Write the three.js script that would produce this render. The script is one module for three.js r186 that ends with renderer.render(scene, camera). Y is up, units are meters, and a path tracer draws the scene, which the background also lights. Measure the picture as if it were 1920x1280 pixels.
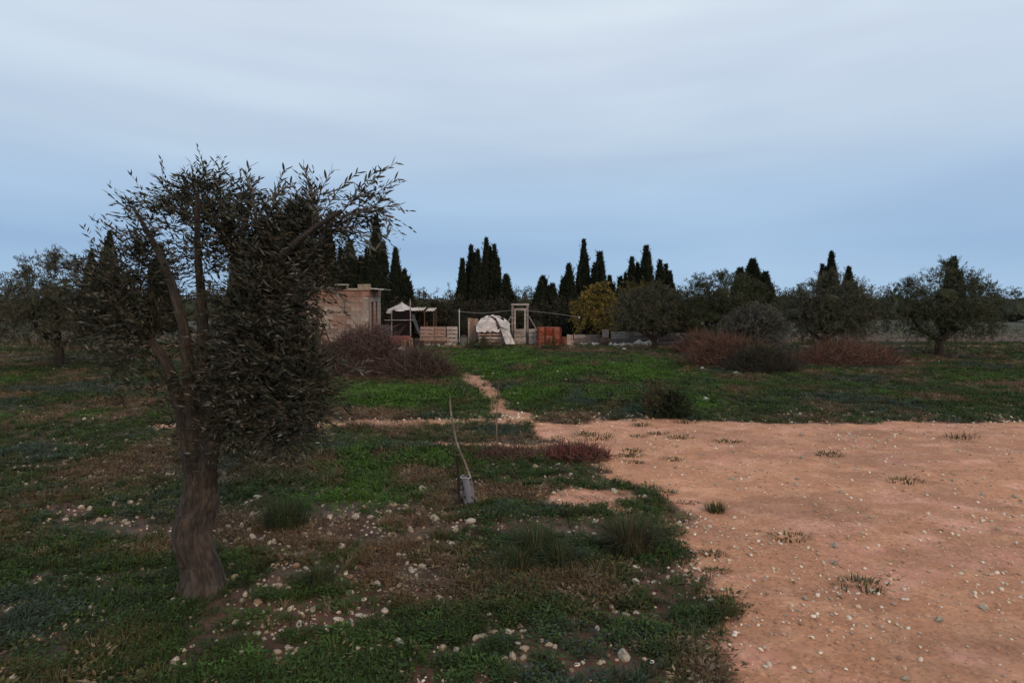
import * as THREE from 'three';
import { mergeGeometries } from 'three/addons/utils/BufferGeometryUtils.js';

// ------------------------------------------------------------------ camera, sky, sun, exposure
const scene = new THREE.Scene();
const F = 1300, EYE = 2.2, DIP = Math.atan(85 / F);          // focal length in photo pixels, eye height, downward tilt
const camera = new THREE.PerspectiveCamera(2 * Math.atan(640 / F) * 180 / Math.PI, 1920 / 1280, 0.05, 600);
camera.position.set(0, EYE, 0);
camera.rotation.x = -DIP;
camera.updateMatrixWorld();
scene.add(camera);

const renderer = new THREE.WebGLRenderer({ antialias: true });
renderer.toneMapping = THREE.LinearToneMapping;
renderer.toneMappingExposure = 1.0;
renderer.shadowMap.enabled = true;

// ---- random numbers and noise
function rng(seed) { let a = seed >>> 0; return () => { a = a + 0x6D2B79F5 | 0; let t = Math.imul(a ^ a >>> 15, 1 | a); t = t + Math.imul(t ^ t >>> 7, 61 | t) ^ t; return ((t ^ t >>> 14) >>> 0) / 4294967296; }; }
function hash2(i, j) { let h = Math.imul(i, 374761393) + Math.imul(j, 668265263) | 0; h = Math.imul(h ^ h >>> 13, 1274126177); return ((h ^ h >>> 16) >>> 0) / 4294967296; }
function vnoise(x, y) {
  const i = Math.floor(x), j = Math.floor(y), fx = x - i, fy = y - j, u = fx * fx * (3 - 2 * fx), v = fy * fy * (3 - 2 * fy);
  const a = hash2(i, j), b = hash2(i + 1, j), c = hash2(i, j + 1), d = hash2(i + 1, j + 1);
  return a + (b - a) * u + (c - a) * v + (a - b - c + d) * u * v;
}
function fbm(x, y, o = 4) { let s = 0, a = 0.5, n = 0; for (let k = 0; k < o; k++) { s += a * vnoise(x, y); n += a; a *= 0.5; x = x * 2.03 + 17.3; y = y * 2.03 + 9.1; } return s / n; }
const clamp = (x, a = 0, b = 1) => Math.min(b, Math.max(a, x));
const sstep = (a, b, x) => { const t = clamp((x - a) / (b - a)); return t * t * (3 - 2 * t); };
const lerp = (a, b, t) => a + (b - a) * t;
const lin = (v) => { v /= 255; return v <= 0.04045 ? v / 12.92 : ((v + 0.055) / 1.055) ** 2.4; };

// ---- the sky: an even veil of thin evening cloud, pale overhead, bluer low down
{
  const W = 1024, H = 512, data = new Float32Array(W * H * 4);
  const stops = [[0, 170, 200, 228], [4, 160, 190, 222], [8, 174, 200, 228], [12, 193, 211, 230], [16, 204, 219, 236], [21, 212, 224, 238], [32, 214, 226, 238], [90, 214, 225, 236]];
  for (let y = 0; y < H; y++) for (let x = 0; x < W; x++) {
    const el = ((y + 0.5) / H - 0.5) * 180, az = (x + 0.5) / W * 2 * Math.PI, e = Math.max(0, el);
    let k = 0; while (k < stops.length - 2 && stops[k + 1][0] < e) k++;
    const t = clamp((e - stops[k][0]) / (stops[k + 1][0] - stops[k][0])), A = stops[k], B = stops[k + 1];
    const cx = Math.cos(az) * 3, cz = Math.sin(az) * 3;
    const streak = fbm(cx * 1.1 + 5 + cz * 0.3, e * 0.42 + cz * 1.3, 5) - 0.5, broad = fbm(cx * 0.6 + cz, e * 0.11 + 3, 3) - 0.5;
    const c = 1 + streak * 0.2 + broad * 0.13, i = (y * W + x) * 4;
    data[i] = lin(lerp(A[1], B[1], t)) * c * (1 + broad * 0.06); data[i + 1] = lin(lerp(A[2], B[2], t)) * c; data[i + 2] = lin(lerp(A[3], B[3], t)) * (1 + (c - 1) * 0.6); data[i + 3] = 1;
  }
  const sky = new THREE.DataTexture(data, W, H, THREE.RGBAFormat, THREE.FloatType);
  sky.mapping = THREE.EquirectangularReflectionMapping; sky.magFilter = sky.minFilter = THREE.LinearFilter; sky.wrapS = THREE.RepeatWrapping; sky.needsUpdate = true;
  scene.background = sky; scene.environment = sky;
}
const sun = new THREE.DirectionalLight(0xffd2a6, 1.5);
sun.position.set(16, 19, 20); sun.target.position.set(0, 0, -18);
sun.castShadow = true; sun.shadow.radius = 40; sun.shadow.mapSize.set(2048, 2048);
Object.assign(sun.shadow.camera, { left: -40, right: 40, top: 40, bottom: -40, near: 1, far: 120 });
scene.add(sun, sun.target);

// ------------------------------------------------------------------ helpers
const V = (x, y, z) => new THREE.Vector3(x, y, z);
const cD = Math.cos(DIP), sD = Math.sin(DIP);
function ray(px, py) { const x = px - 960, y = 640 - py; return V(x, y * cD - F * sD, -y * sD - F * cD); }
function G(px, py) { const r = ray(px, py), t = -EYE / r.y; return [r.x * t, r.z * t]; }                 // photo pixel -> point of the level ground
function PZ(px, py, D) { const r = ray(px, py), t = -D / r.z; return V(r.x * t, EYE + r.y * t, -D); }   // photo pixel -> point D metres ahead
const baseD = (py) => -G(960, py)[1];
function height(x, z) { return 0.05 * (fbm(x * 0.16 + 40, z * 0.16, 2) - 0.5) + 0.045 * (fbm(x * 0.9, z * 0.9 + 7, 2) - 0.5) + 0.02 * (fbm(x * 3.1 + 3, z * 3.1, 2) - 0.5); }

const taken = new Map();
function numbered(n) { const k = taken.get(n) || 0; taken.set(n, k + 1); return k ? `${n}_${String(k).padStart(3, '0')}` : n; }
function tag(o, label, category, group) { o.userData.label = label; o.userData.category = category; if (group) o.userData.group = group; return o; }
function thing(name, label, category, pos = [0, 0, 0], group) {
  const o = new THREE.Group(); o.name = numbered(name); o.position.set(...pos); scene.add(o); return tag(o, label, category, group);
}
function part(name, geo, mat, parent) { const m = new THREE.Mesh(geo, mat); m.name = name; m.castShadow = m.receiveShadow = true; (parent || scene).add(m); return m; }
function solo(name, geo, mat, label, category, group) { const m = part(numbered(name), geo, mat); return tag(m, label, category, group); }
function stuff(o) { o.userData.kind = 'stuff'; return o; }

// textures: grey grain that multiplies a base colour
function grain(w, h, fn) {
  const d = new Uint8Array(w * h * 4);
  for (let y = 0; y < h; y++) for (let x = 0; x < w; x++) { const v = fn(x / w, y / h), i = (y * w + x) * 4, c = Array.isArray(v) ? v : [v, v, v]; for (let k = 0; k < 3; k++) d[i + k] = clamp(c[k]) * 255; d[i + 3] = 255; }
  const t = new THREE.DataTexture(d, w, h); t.wrapS = t.wrapT = THREE.RepeatWrapping; t.magFilter = THREE.LinearFilter; t.minFilter = THREE.LinearMipmapLinearFilter; t.generateMipmaps = true; t.colorSpace = THREE.SRGBColorSpace; t.needsUpdate = true; return t;
}
const woodTex = grain(256, 256, (u, v) => { const n = fbm(u * 5, v * 46, 4), s = fbm(u * 3 + 9, v * 6 + 2, 3); return [0.45 + 0.5 * n + 0.2 * (s - 0.4), 0.44 + 0.5 * n + 0.17 * (s - 0.4), 0.43 + 0.5 * n + 0.14 * (s - 0.4)]; });
const blotTex = grain(256, 256, (u, v) => { const a = fbm(u * 7, v * 7, 5), b = fbm(u * 34 + 3, v * 34, 3), st = sstep(0.55, 0.7, fbm(u * 3 + 20, v * 5, 4)); return [0.62 + 0.32 * a + 0.16 * (b - 0.5) - 0.16 * st, 0.6 + 0.33 * a + 0.16 * (b - 0.5) - 0.17 * st, 0.57 + 0.34 * a + 0.16 * (b - 0.5) - 0.18 * st]; });
const rustTex = grain(256, 256, (u, v) => { const a = fbm(u * 9, v * 9, 5), b = fbm(u * 40, v * 40, 3); return [0.5 + 0.4 * a + 0.15 * (b - 0.5), 0.3 + 0.55 * a + 0.2 * (b - 0.5), 0.25 + 0.55 * a + 0.2 * (b - 0.5)]; });
const barkTex = grain(256, 256, (u, v) => { const n = fbm(u * 22, v * 6, 5), m = fbm(u * 5, v * 5 + 5, 3); return [0.3 + 0.5 * n + 0.3 * (m - 0.4), 0.29 + 0.5 * n + 0.28 * (m - 0.4), 0.27 + 0.5 * n + 0.26 * (m - 0.4)]; });
const clothTex = grain(256, 256, (u, v) => { const a = fbm(u * 5, v * 5, 5), b = fbm(u * 22 + 4, v * 22, 3); const g = 0.62 + 0.35 * a + 0.14 * (b - 0.5); return [g, g * 0.985, g * 0.97]; });
const dentBump = grain(256, 256, (u, v) => fbm(u * 14, v * 14, 5));
dentBump.colorSpace = THREE.NoColorSpace;
function mat(r, g, b, o = {}) {
  const { rep, ...rest } = o; const m = new THREE.MeshStandardMaterial({ roughness: 0.92, metalness: 0, ...rest });
  m.color.setRGB(r, g, b);
  if (rep && m.map) { m.map = m.map.clone(); m.map.repeat.set(rep, rep); }
  return m;
}
// geometry
function box(w, h, d, x = 0, y = 0, z = 0) {                     // uv in metres, offset by position
  const g = new THREE.BoxGeometry(w, h, d), p = g.attributes.position, n = g.attributes.normal, uv = g.attributes.uv;
  g.translate(x, y, z);
  for (let i = 0; i < p.count; i++) {
    const X = p.getX(i), Y = p.getY(i), Z = p.getZ(i);
    if (Math.abs(n.getX(i)) > 0.5) uv.setXY(i, Z, Y); else if (Math.abs(n.getY(i)) > 0.5) uv.setXY(i, X, Z); else uv.setXY(i, X, Y);
  }
  return g;
}
function wob(g, amt, f, seed = 0) {                              // shift vertices by noise of their position (welds stay closed)
  const p = g.attributes.position;
  for (let i = 0; i < p.count; i++) {
    const x = p.getX(i), y = p.getY(i), z = p.getZ(i);
    p.setXYZ(i, x + amt * (fbm(x * f + seed, y * f + z * f * 1.3, 2) - 0.5) * 2, y + amt * (fbm(y * f + seed + 31, z * f - x * f, 2) - 0.5) * 2, z + amt * (fbm(z * f + seed + 57, x * f + y * f * 0.7, 2) - 0.5) * 2);
  }
  g.computeVertexNormals(); return g;
}
function tube(pts, r0, r1, seg = 8, sides = 7, rough = 0, seed = 1) {
  const c = new THREE.CatmullRomCurve3(pts), fr = c.computeFrenetFrames(seg), P = [], N = [], U = [], I = [], L = c.getLength();
  for (let i = 0; i <= seg; i++) {
    const t = i / seg, p = c.getPointAt(t), r = lerp(r0, r1, t);
    for (let k = 0; k <= sides; k++) {
      const a = k / sides * 2 * Math.PI, n = fr.normals[i].clone().multiplyScalar(Math.cos(a)).addScaledVector(fr.binormals[i], Math.sin(a));
      const rr = r * (1 + rough * (fbm((k % sides) * 1.7 + seed * 7, i * 0.9, 2) - 0.5) * 2);
      P.push(p.x + n.x * rr, p.y + n.y * rr, p.z + n.z * rr); N.push(n.x, n.y, n.z); U.push(a * r0, t * L);
    }
  }
  for (let i = 0; i < seg; i++) for (let k = 0; k < sides; k++) { const a = i * (sides + 1) + k, b = a + sides + 1; I.push(a, a + 1, b, b, a + 1, b + 1); }
  const base = P.length / 3, e = c.getPointAt(1); P.push(e.x, e.y, e.z); const t1 = c.getTangentAt(1); N.push(t1.x, t1.y, t1.z); U.push(0, L);
  for (let k = 0; k < sides; k++) I.push(seg * (sides + 1) + k, seg * (sides + 1) + k + 1, base);
  const g = new THREE.BufferGeometry();
  g.setAttribute('position', new THREE.Float32BufferAttribute(P, 3)); g.setAttribute('normal', new THREE.Float32BufferAttribute(N, 3)); g.setAttribute('uv', new THREE.Float32BufferAttribute(U, 2)); g.setIndex(I);
  return g;
}
// a soup of small leaf faces with colours of their own
class Leaves {
  constructor() { this.P = []; this.C = []; }
  tri(a, b, c, k) { this.P.push(a.x, a.y, a.z, b.x, b.y, b.z, c.x, c.y, c.z); for (let i = 0; i < 3; i++) this.C.push(k[0], k[1], k[2]); }
  leaf(p, dir, up, L, W, col, fold = 0.15) {                     // lance-shaped, folded along its midrib
    const s = dir.clone().cross(up).normalize(), n = s.clone().cross(dir).normalize();
    const m = p.clone().addScaledVector(dir, L * 0.42).addScaledVector(n, -fold * W), t = p.clone().addScaledVector(dir, L).addScaledVector(n, -fold * L * 0.25);
    const a = m.clone().addScaledVector(s, W / 2).addScaledVector(n, fold * W), b = m.clone().addScaledVector(s, -W / 2).addScaledVector(n, fold * W);
    this.tri(p, a, t, col); this.tri(p, t, b, col);
  }
  mesh(g, k) { const q = g.index ? g.toNonIndexed() : g, p = q.attributes.position; for (let i = 0; i < p.count; i++) { this.P.push(p.getX(i), p.getY(i), p.getZ(i)); this.C.push(...k); } }
  geo() {
    const g = new THREE.BufferGeometry();
    g.setAttribute('position', new THREE.Float32BufferAttribute(this.P, 3)); g.setAttribute('color', new THREE.Float32BufferAttribute(this.C, 3)); g.computeVertexNormals(); return g;
  }
}
const leafMat = new THREE.MeshPhysicalMaterial({ vertexColors: true, roughness: 0.9, specularIntensity: 0.25, side: THREE.DoubleSide });
const rdir = (R, up = 0) => { const a = R() * 6.2832, y = R() * 2 - 1 + up, s = Math.sqrt(Math.max(0, 1 - Math.min(1, y * y))); return V(Math.cos(a) * s, y, Math.sin(a) * s).normalize(); };
const tint = (c, R, v = 0.3) => { const k = 1 + (R() - 0.5) * 2 * v, w = (R() - 0.5) * v * 0.5; return [c[0] * k * (1 + w), c[1] * k, c[2] * k * (1 - w)]; };

// ------------------------------------------------------------------ the ground
function toWorld(list) { return list.map(([a, b]) => G(a, b)); }
const clearing = toWorld([[1350, 1275], [1318, 1180], [1300, 1110], [1288, 1050], [1278, 1000], [1262, 952], [1215, 918], [1150, 902], [1122, 880], [1135, 856], [1075, 838], [1010, 815], [985, 790], [1060, 796], [1125, 786], [1200, 784], [1300, 788], [1410, 790], [1620, 792], [1990, 786], [2300, 790]]).concat([[16, 3], [1.6, 3]]);
const strips = [                                                   // worn strips: points, half width in metres, strength
  [toWorld([[560, 800], [660, 794], [780, 794], [890, 791], [985, 792]]), 0.27, 0.8], [toWorld([[300, 800], [560, 800]]), 0.28, 0.8],
  [toWorld([[760, 835], [860, 836], [960, 840], [1030, 836], [1100, 836]]), 0.19, 0.85],
  [toWorld([[872, 702], [895, 716], [915, 738], [945, 768], [985, 792]]), 0.29, 0.85],
  [toWorld([[1055, 935], [1100, 938], [1140, 940]]), 0.34, 0.9],
];
function segDist(x, z, A, B) { const dx = B[0] - A[0], dz = B[1] - A[1], t = clamp(((x - A[0]) * dx + (z - A[1]) * dz) / (dx * dx + dz * dz)); return Math.hypot(x - A[0] - t * dx, z - A[1] - t * dz); }
function polyDist(x, z, P) {
  let d = 1e9, inside = false;
  for (let i = 0, j = P.length - 1; i < P.length; j = i++) {
    d = Math.min(d, segDist(x, z, P[i], P[j]));
    if ((P[i][1] > z) !== (P[j][1] > z) && x < (P[j][0] - P[i][0]) * (z - P[i][1]) / (P[j][1] - P[i][1]) + P[i][0]) inside = !inside;
  }
  return inside ? -d : d;
}
function bare(x, z) {                                              // 1 where nothing grows
  const n = fbm(x * 1.5 + 3, z * 1.5, 4) - 0.5, n2 = fbm(x * 6, z * 6, 3) - 0.5;
  let m = sstep(0.16, -0.16, polyDist(x, z, clearing) + n * 0.75 + n2 * 0.3);
  for (const [pts, w, k] of strips) { let d = 1e9; for (let i = 0; i < pts.length - 1; i++) d = Math.min(d, segDist(x, z, pts[i], pts[i + 1])); m = Math.max(m, k * sstep(w * 1.5, w * 0.4, d + (n * 0.7 + n2 * 0.6) * w * 2.6)); }
  if (z > -31 && m < 0.05) { const y = sstep(-29.2, -30.2, z) * 0.6; m = Math.max(m, y * sstep(0.4, 0.6, fbm(x * 0.8, z * 0.8, 3))); }
  return m;
}
const greenSpots = [[1100, 700, 3], [1165, 745, 1.6], [1010, 740, 1.4], [630, 865, 1.0], [700, 750, 1.8], [900, 675, 3.5], [790, 740, 1.2], [760, 860, 0.7], [960, 690, 3]].map(([a, b, r]) => [...G(a, b), r]);
function lush(x, z) { let m = 0; for (const [a, b, r] of greenSpots) m = Math.max(m, Math.exp(-((x - a) ** 2 + (z - b) ** 2) / (r * r))); return m; }
function soil(x, z) {
  const b = bare(x, z), n = fbm(x * 0.9, z * 0.9, 4), m = fbm(x * 5 + 9, z * 5, 4), f = fbm(x * 26, z * 26, 3), g = hash2(Math.floor(x * 61), Math.floor(z * 61));
  const red = sstep(0.45, 0.66, fbm(x * 0.7 + 30, z * 0.7, 3));
  const over = sstep(-34, -46, z + 6 * (n - 0.5)), dk = 1 - 0.35 * sstep(0.4, 0.6, fbm(x * 2.3 + 5, z * 2.3, 4));
  const e = [lerp(lerp(0.1, 0.128, red) * dk, 0.05, over), lerp(lerp(0.064, 0.058, red) * dk, 0.054, over), lerp(lerp(0.042, 0.038, red) * dk, 0.03, over)];            // earth under the grass
  const pale = sstep(0.42, 0.68, m);
  const d = [lerp(0.47, 0.55, pale), lerp(0.22, 0.275, pale), lerp(0.118, 0.155, pale)];        // bare marl
  const big = fbm(x * 0.33 + 70, z * 0.5, 4), chalk = sstep(0.52, 0.7, fbm(x * 2.1 + 15, z * 3.4, 4)), wet = sstep(0.5, 0.68, fbm(x * 1.2 + 44, z * 1.9 + 8, 5));
  for (let k = 0; k < 3; k++) d[k] *= (0.86 + 0.3 * big) * (1 + 0.14 * chalk) * (1 - 0.2 * wet); d[2] *= 1 + 0.16 * chalk;
  const near = sstep(-6.2, -4.4, z) * sstep(0.38, 0.6, n); for (let k = 0; k < 3; k++) d[k] *= 1 - 0.2 * near * m;
  const v = 0.72 + 0.36 * f + 0.3 * (n - 0.5) + (g > 0.93 ? 0.28 : g < 0.08 ? -0.2 : 0);
  return [lerp(e[0], d[0], b) * v, lerp(e[1], d[1], b) * v, lerp(e[2], d[2], b) * v];
}
const toS = (c) => c <= 0.0031308 ? c * 12.92 : 1.055 * Math.max(c, 0) ** (1 / 2.4) - 0.055;
function groundTex(x0, x1, z0, z1, n, m) {
  const d = new Uint8Array(n * m * 4);
  for (let j = 0; j < m; j++) for (let i = 0; i < n; i++) { const c = soil(lerp(x0, x1, (i + 0.5) / n), lerp(z0, z1, (j + 0.5) / m)), k = (j * n + i) * 4; for (let q = 0; q < 3; q++) d[k + q] = clamp(toS(c[q])) * 255; d[k + 3] = 255; }
  const t = new THREE.DataTexture(d, n, m); t.magFilter = THREE.LinearFilter; t.minFilter = THREE.LinearMipmapLinearFilter; t.generateMipmaps = true; t.colorSpace = THREE.SRGBColorSpace; t.needsUpdate = true; return t;
}
const soilBump = grain(512, 512, (u, v) => { const a = fbm(u * 20, v * 20, 4), h = hash2(Math.floor(u * 110), Math.floor(v * 110)); return 0.35 + 0.5 * (a - 0.4) + (h > 0.86 ? 0.3 : 0); });
soilBump.colorSpace = THREE.NoColorSpace;
function sheet(x0, x1, z0, z1, nx, nz, tx0, tx1, tz0, tz1, hole) {
  const P = [], U = [], I = [];
  for (let j = 0; j <= nz; j++) for (let i = 0; i <= nx; i++) { const x = lerp(x0, x1, i / nx), z = lerp(z0, z1, j / nz); P.push(x, height(x, z) - (hole && hole(x, z, 0.5) ? 0.4 : 0), z); U.push((x - tx0) / (tx1 - tx0), (z - tz0) / (tz1 - tz0)); }
  for (let j = 0; j < nz; j++) for (let i = 0; i < nx; i++) {
    const x = lerp(x0, x1, (i + 0.5) / nx), z = lerp(z0, z1, (j + 0.5) / nz); if (hole && hole(x, z)) continue;
    const a = j * (nx + 1) + i, b = a + nx + 1; I.push(a, a + 1, b, b, a + 1, b + 1);
  }
  const g = new THREE.BufferGeometry(); g.setAttribute('position', new THREE.Float32BufferAttribute(P, 3)); g.setAttribute('uv', new THREE.Float32BufferAttribute(U, 2)); g.setIndex(I); g.computeVertexNormals();
  if (g.attributes.normal.getY(0) < 0) { const ix = g.index.array; for (let k = 0; k < ix.length; k += 3) { const t = ix[k]; ix[k] = ix[k + 1]; ix[k + 1] = t; } g.computeVertexNormals(); }
  return g;
}
{
  const X = 14, Z0 = -26, Z1 = 0;
  const bmp = soilBump.clone(); bmp.repeat.set(14, 14);
  const near = part('ground', sheet(-X, X, Z0, Z1, 280, 260, -X, X, Z0, Z1), new THREE.MeshStandardMaterial({ map: groundTex(-X, X, Z0, Z1, 1800, 1800), roughness: 0.97, bumpMap: bmp, bumpScale: 0.018 }));
  near.userData.kind = 'structure'; near.userData.label = 'stony field of red earth with a bare dirt clearing and wheel tracks';
  const far = part('ground_beyond', sheet(-260, 260, -520, 260, 260, 390, -60, 60, -100, 20, (x, z, m = 2) => Math.abs(x) < X - m && z > Z0 + m && z < Z1 - m), new THREE.MeshStandardMaterial({ map: groundTex(-60, 60, -100, 20, 1024, 1024), roughness: 0.97 }));
  far.material.map.wrapS = far.material.map.wrapT = THREE.MirroredRepeatWrapping;
  far.userData.kind = 'structure'; far.userData.label = 'level field running on behind the yard and to both sides';
}
const stoneCells = new Map();
function stoneAt(x, z, r) { const k = Math.floor(x * 4) + ',' + Math.floor(z * 4); if (!stoneCells.has(k)) stoneCells.set(k, []); stoneCells.get(k).push([x, z, r]); }
function onStone(x, z) { const i = Math.floor(x * 4), j = Math.floor(z * 4); for (let a = -1; a <= 1; a++) for (let b = -1; b <= 1; b++) for (const [sx, sz, r] of stoneCells.get((i + a) + ',' + (j + b)) || []) if (Math.abs(x - sx) < r + 0.03 && z - sz < r + 0.07 && z - sz > -r) return true; return false; }
function pebble(seed, detail = 1, flat = 0.62) { const g = new THREE.IcosahedronGeometry(1, detail); wob(g, 0.24, 0.8, seed * 3.7); wob(g, 0.07, 1.9, seed); const R = rng(seed * 31), p = g.attributes.position, v = V(0, 0, 0); for (let k = 0; k < 6; k++) { const d = rdir(R), lim = 0.62 + 0.25 * R(); for (let i = 0; i < p.count; i++) { v.fromBufferAttribute(p, i); const e = v.dot(d) - lim; if (e > 0) { v.addScaledVector(d, -e * 0.85); p.setXYZ(i, v.x, v.y, v.z); } } } g.scale(1.1, flat, 0.84); g.computeVertexNormals(); return g; }
// ------------------------------------------------------------------ stones
{
  const R = rng(61), ms = [[0.6, 0.54, 0.44], [0.66, 0.61, 0.52], [0.52, 0.43, 0.33], [0.68, 0.65, 0.58], [0.44, 0.3, 0.22]].map((c) => mat(...c, { map: blotTex, rep: 2 })), gs = [1, 2, 3, 4, 5, 6, 7].map((k) => pebble(k * 3 + 2, 2, 0.55 + 0.05 * (k % 4)));
  const put = (px, py, wpx, label, group, m) => {  const D = baseD(py), p = PZ(px, py, D), s = wpx * D / F / 2, o = solo('stone', gs[Math.floor(R() * 7)], m || ms[Math.floor(R() * 4)], label, 'stone', group); o.position.set(p.x, height(p.x, -D) + s * 0.28, -D); stoneAt(p.x, -D, s); o.scale.set(s, s * (0.8 + 0.5 * R()), s * (0.75 + 0.4 * R())); o.rotation.set((R() - 0.5) * 0.8, R() * 6.28, (R() - 0.5) * 0.8); };
  for (const [px, py, w, l] of [[830, 1222, 20, 'round pale stone at the bottom, left of its twin'], [857, 1226, 18, 'upright pale stone at the bottom, right of its twin'], [640, 1030, 19, 'long flat pale stone alone in the left foreground'], [882, 986, 24, 'broad tan stone just below the guarded sapling'], [657, 1120, 16, 'slanted oval pale stone in the left foreground'], [1316, 1195, 16, 'white stone at the lower edge of the clearing'], [770, 998, 18, 'tan stone above the middle of the left foreground'], [815, 978, 20, 'angular cream stone left below the guarded sapling'], [748, 1213, 24, 'wide tan stone at the bottom left of the twins'], [864, 928, 13, 'round tan stone at the foot of the dark stake'], [1120, 1182, 14, 'white stone near the bottom, left of the clearing'], [666, 974, 22, 'tan stone in red earth on the left'], [846, 1024, 14, 'cream stone between the sapling and the bottom edge'], [1170, 1236, 34, 'flat tan slab at the bottom edge']]) put(px, py, w, l, null);
  // the rest: pale field stones, densest in the left foreground
  let n = 0, guard = 0;
  while (n < 285 && guard++ < 9000) {
    const py = 868 + 400 * R() ** 0.9, px = 480 + 900 * R(), [x, z] = G(px, py), b = bare(x, z), cl = fbm(x * 1.4 + 21, z * 1.4, 3); if (px > 1260 && R() < 0.65) continue; 
    if (R() > sstep(0.3, 0.6, cl) * (b > 0.5 ? 0.5 : 1)) continue;
    const k = (py - 560) / 640, w = (6.5 + 12 * R() ** 2) * (0.6 + 0.5 * k); put(px, py, w, 'pale limestone field stone lying among the foreground weeds', 'field stones among the foreground weeds', R() < 0.16 ? ms[4] : undefined); n++;
  }
  const M = new THREE.Matrix4(), q = new THREE.Quaternion(), C = new THREE.Color(), list = [];
  while (list.length < 1500) { const d = Math.sqrt(lerp(9, 120, R())), x = (R() * 2 - 1) * (0.8 * d + 1), z = -d, side = Math.abs(x / d) > 0.3, b = bare(x, z); if (b > 0.5 && R() < 0.75) continue; if (R() > sstep(0.36, 0.62, fbm(x * 1.4 + 21, z * 1.4, 3))) continue; const s = 0.009 + (side ? 0.026 : 0.013) * R() ** 2.2; list.push([x, z, s]); stoneAt(x, z, s * 0.8); }
  const im = new THREE.InstancedMesh(gs[2], new THREE.MeshStandardMaterial({ roughness: 0.95, map: blotTex }), list.length);
  list.forEach(([x, z, s], i) => { q.setFromEuler(new THREE.Euler(R() * 0.8, R() * 6.28, R() * 0.8)); M.compose(V(x, height(x, z) + s * 0.35, z), q, V(s, s * (0.7 + R() * 0.6), s)); im.setMatrixAt(i, M); const k = 0.75 + 0.4 * R(); im.setColorAt(i, C.setRGB(0.62 * k, 0.56 * k, 0.46 * k)); });
  im.name = 'small_stones'; tag(im, 'small pale stones strewn through the weeds of the field', 'small stones'); stuff(im); im.castShadow = im.receiveShadow = true; scene.add(im);
}
// ---- ground cover: leafy weeds, grass and dry stalks, and gravel
function coverGeo(kind, seed) {
  const R = rng(seed), L = new Leaves();
  if (kind === 'sprig') for (let i = 0; i < 5; i++) {
    const a = R() * 6.283, d = V(Math.cos(a) * 0.5, 1, Math.sin(a) * 0.5).normalize(), len = 0.07 + R() * 0.08, k = 0.8 + R() * 0.4; stick(L, V(Math.cos(a) * 0.01, 0, Math.sin(a) * 0.01), d, len, 0.0018, [k, k * 0.9, k], R);
    for (let q = 0; q < 9; q++) L.leaf(V(0, 0, 0).addScaledVector(d, len * (0.25 + 0.75 * q / 9)), d.clone().multiplyScalar(0.5).add(rdir(R)).normalize(), V(0, 1, 0), 0.016 + 0.014 * R(), 0.008, [k, k, k], 0.2);
  } else if (kind === 'weed') for (let i = 0; i < 26; i++) {
    const a = R() * 6.283, r = Math.sqrt(R()) * 0.085, p = V(Math.cos(a) * r, 0.006 + R() * 0.05 * (1 - r * 5), Math.sin(a) * r), dir = V(Math.cos(a + (R() - 0.5) * 2), (R() - 0.2) * 0.8, Math.sin(a + (R() - 0.5) * 2)).normalize();
    const k = 0.75 + R() * 0.5; L.leaf(p, dir, V(0, 1, 0), 0.022 + R() * 0.024, 0.012 + R() * 0.012, [k, k, k], 0.25);
  } else for (let i = 0; i < (kind === 'dry' ? 13 : 18); i++) {
    const a = R() * 6.283, r = Math.sqrt(R()) * 0.05, len = (kind === 'dry' ? 0.11 : 0.085) * (0.5 + R()), lean = 0.15 + R() * 0.75, k = 0.75 + R() * 0.5, w = kind === 'dry' ? 0.0032 : 0.006;
    const p = V(Math.cos(a) * r, 0, Math.sin(a) * r), o = V(Math.cos(a), 0, Math.sin(a)), s = V(-Math.sin(a), 0, Math.cos(a)).multiplyScalar(w / 2);
    const m = p.clone().addScaledVector(o, len * 0.3 * lean).add(V(0, len * 0.55, 0)), t = p.clone().addScaledVector(o, len * lean).add(V(0, len * (1 - lean * 0.35), 0));
    L.tri(p.clone().sub(s), p.clone().add(s), m.clone().add(s), [k, k, k]); L.tri(p.clone().sub(s), m.clone().add(s), m.clone().sub(s), [k, k, k]); L.tri(m.clone().sub(s), m.clone().add(s), t, [k, k, k]);
  }
  return L.geo();
}
const COL = { bright: [0.05, 0.105, 0.018], green: [0.04, 0.07, 0.019], olive: [0.062, 0.062, 0.024], dark: [0.026, 0.043, 0.017], teal: [0.04, 0.06, 0.042], brown: [0.115, 0.075, 0.045], straw: [0.17, 0.13, 0.08], rust: [0.12, 0.055, 0.038] };
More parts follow.
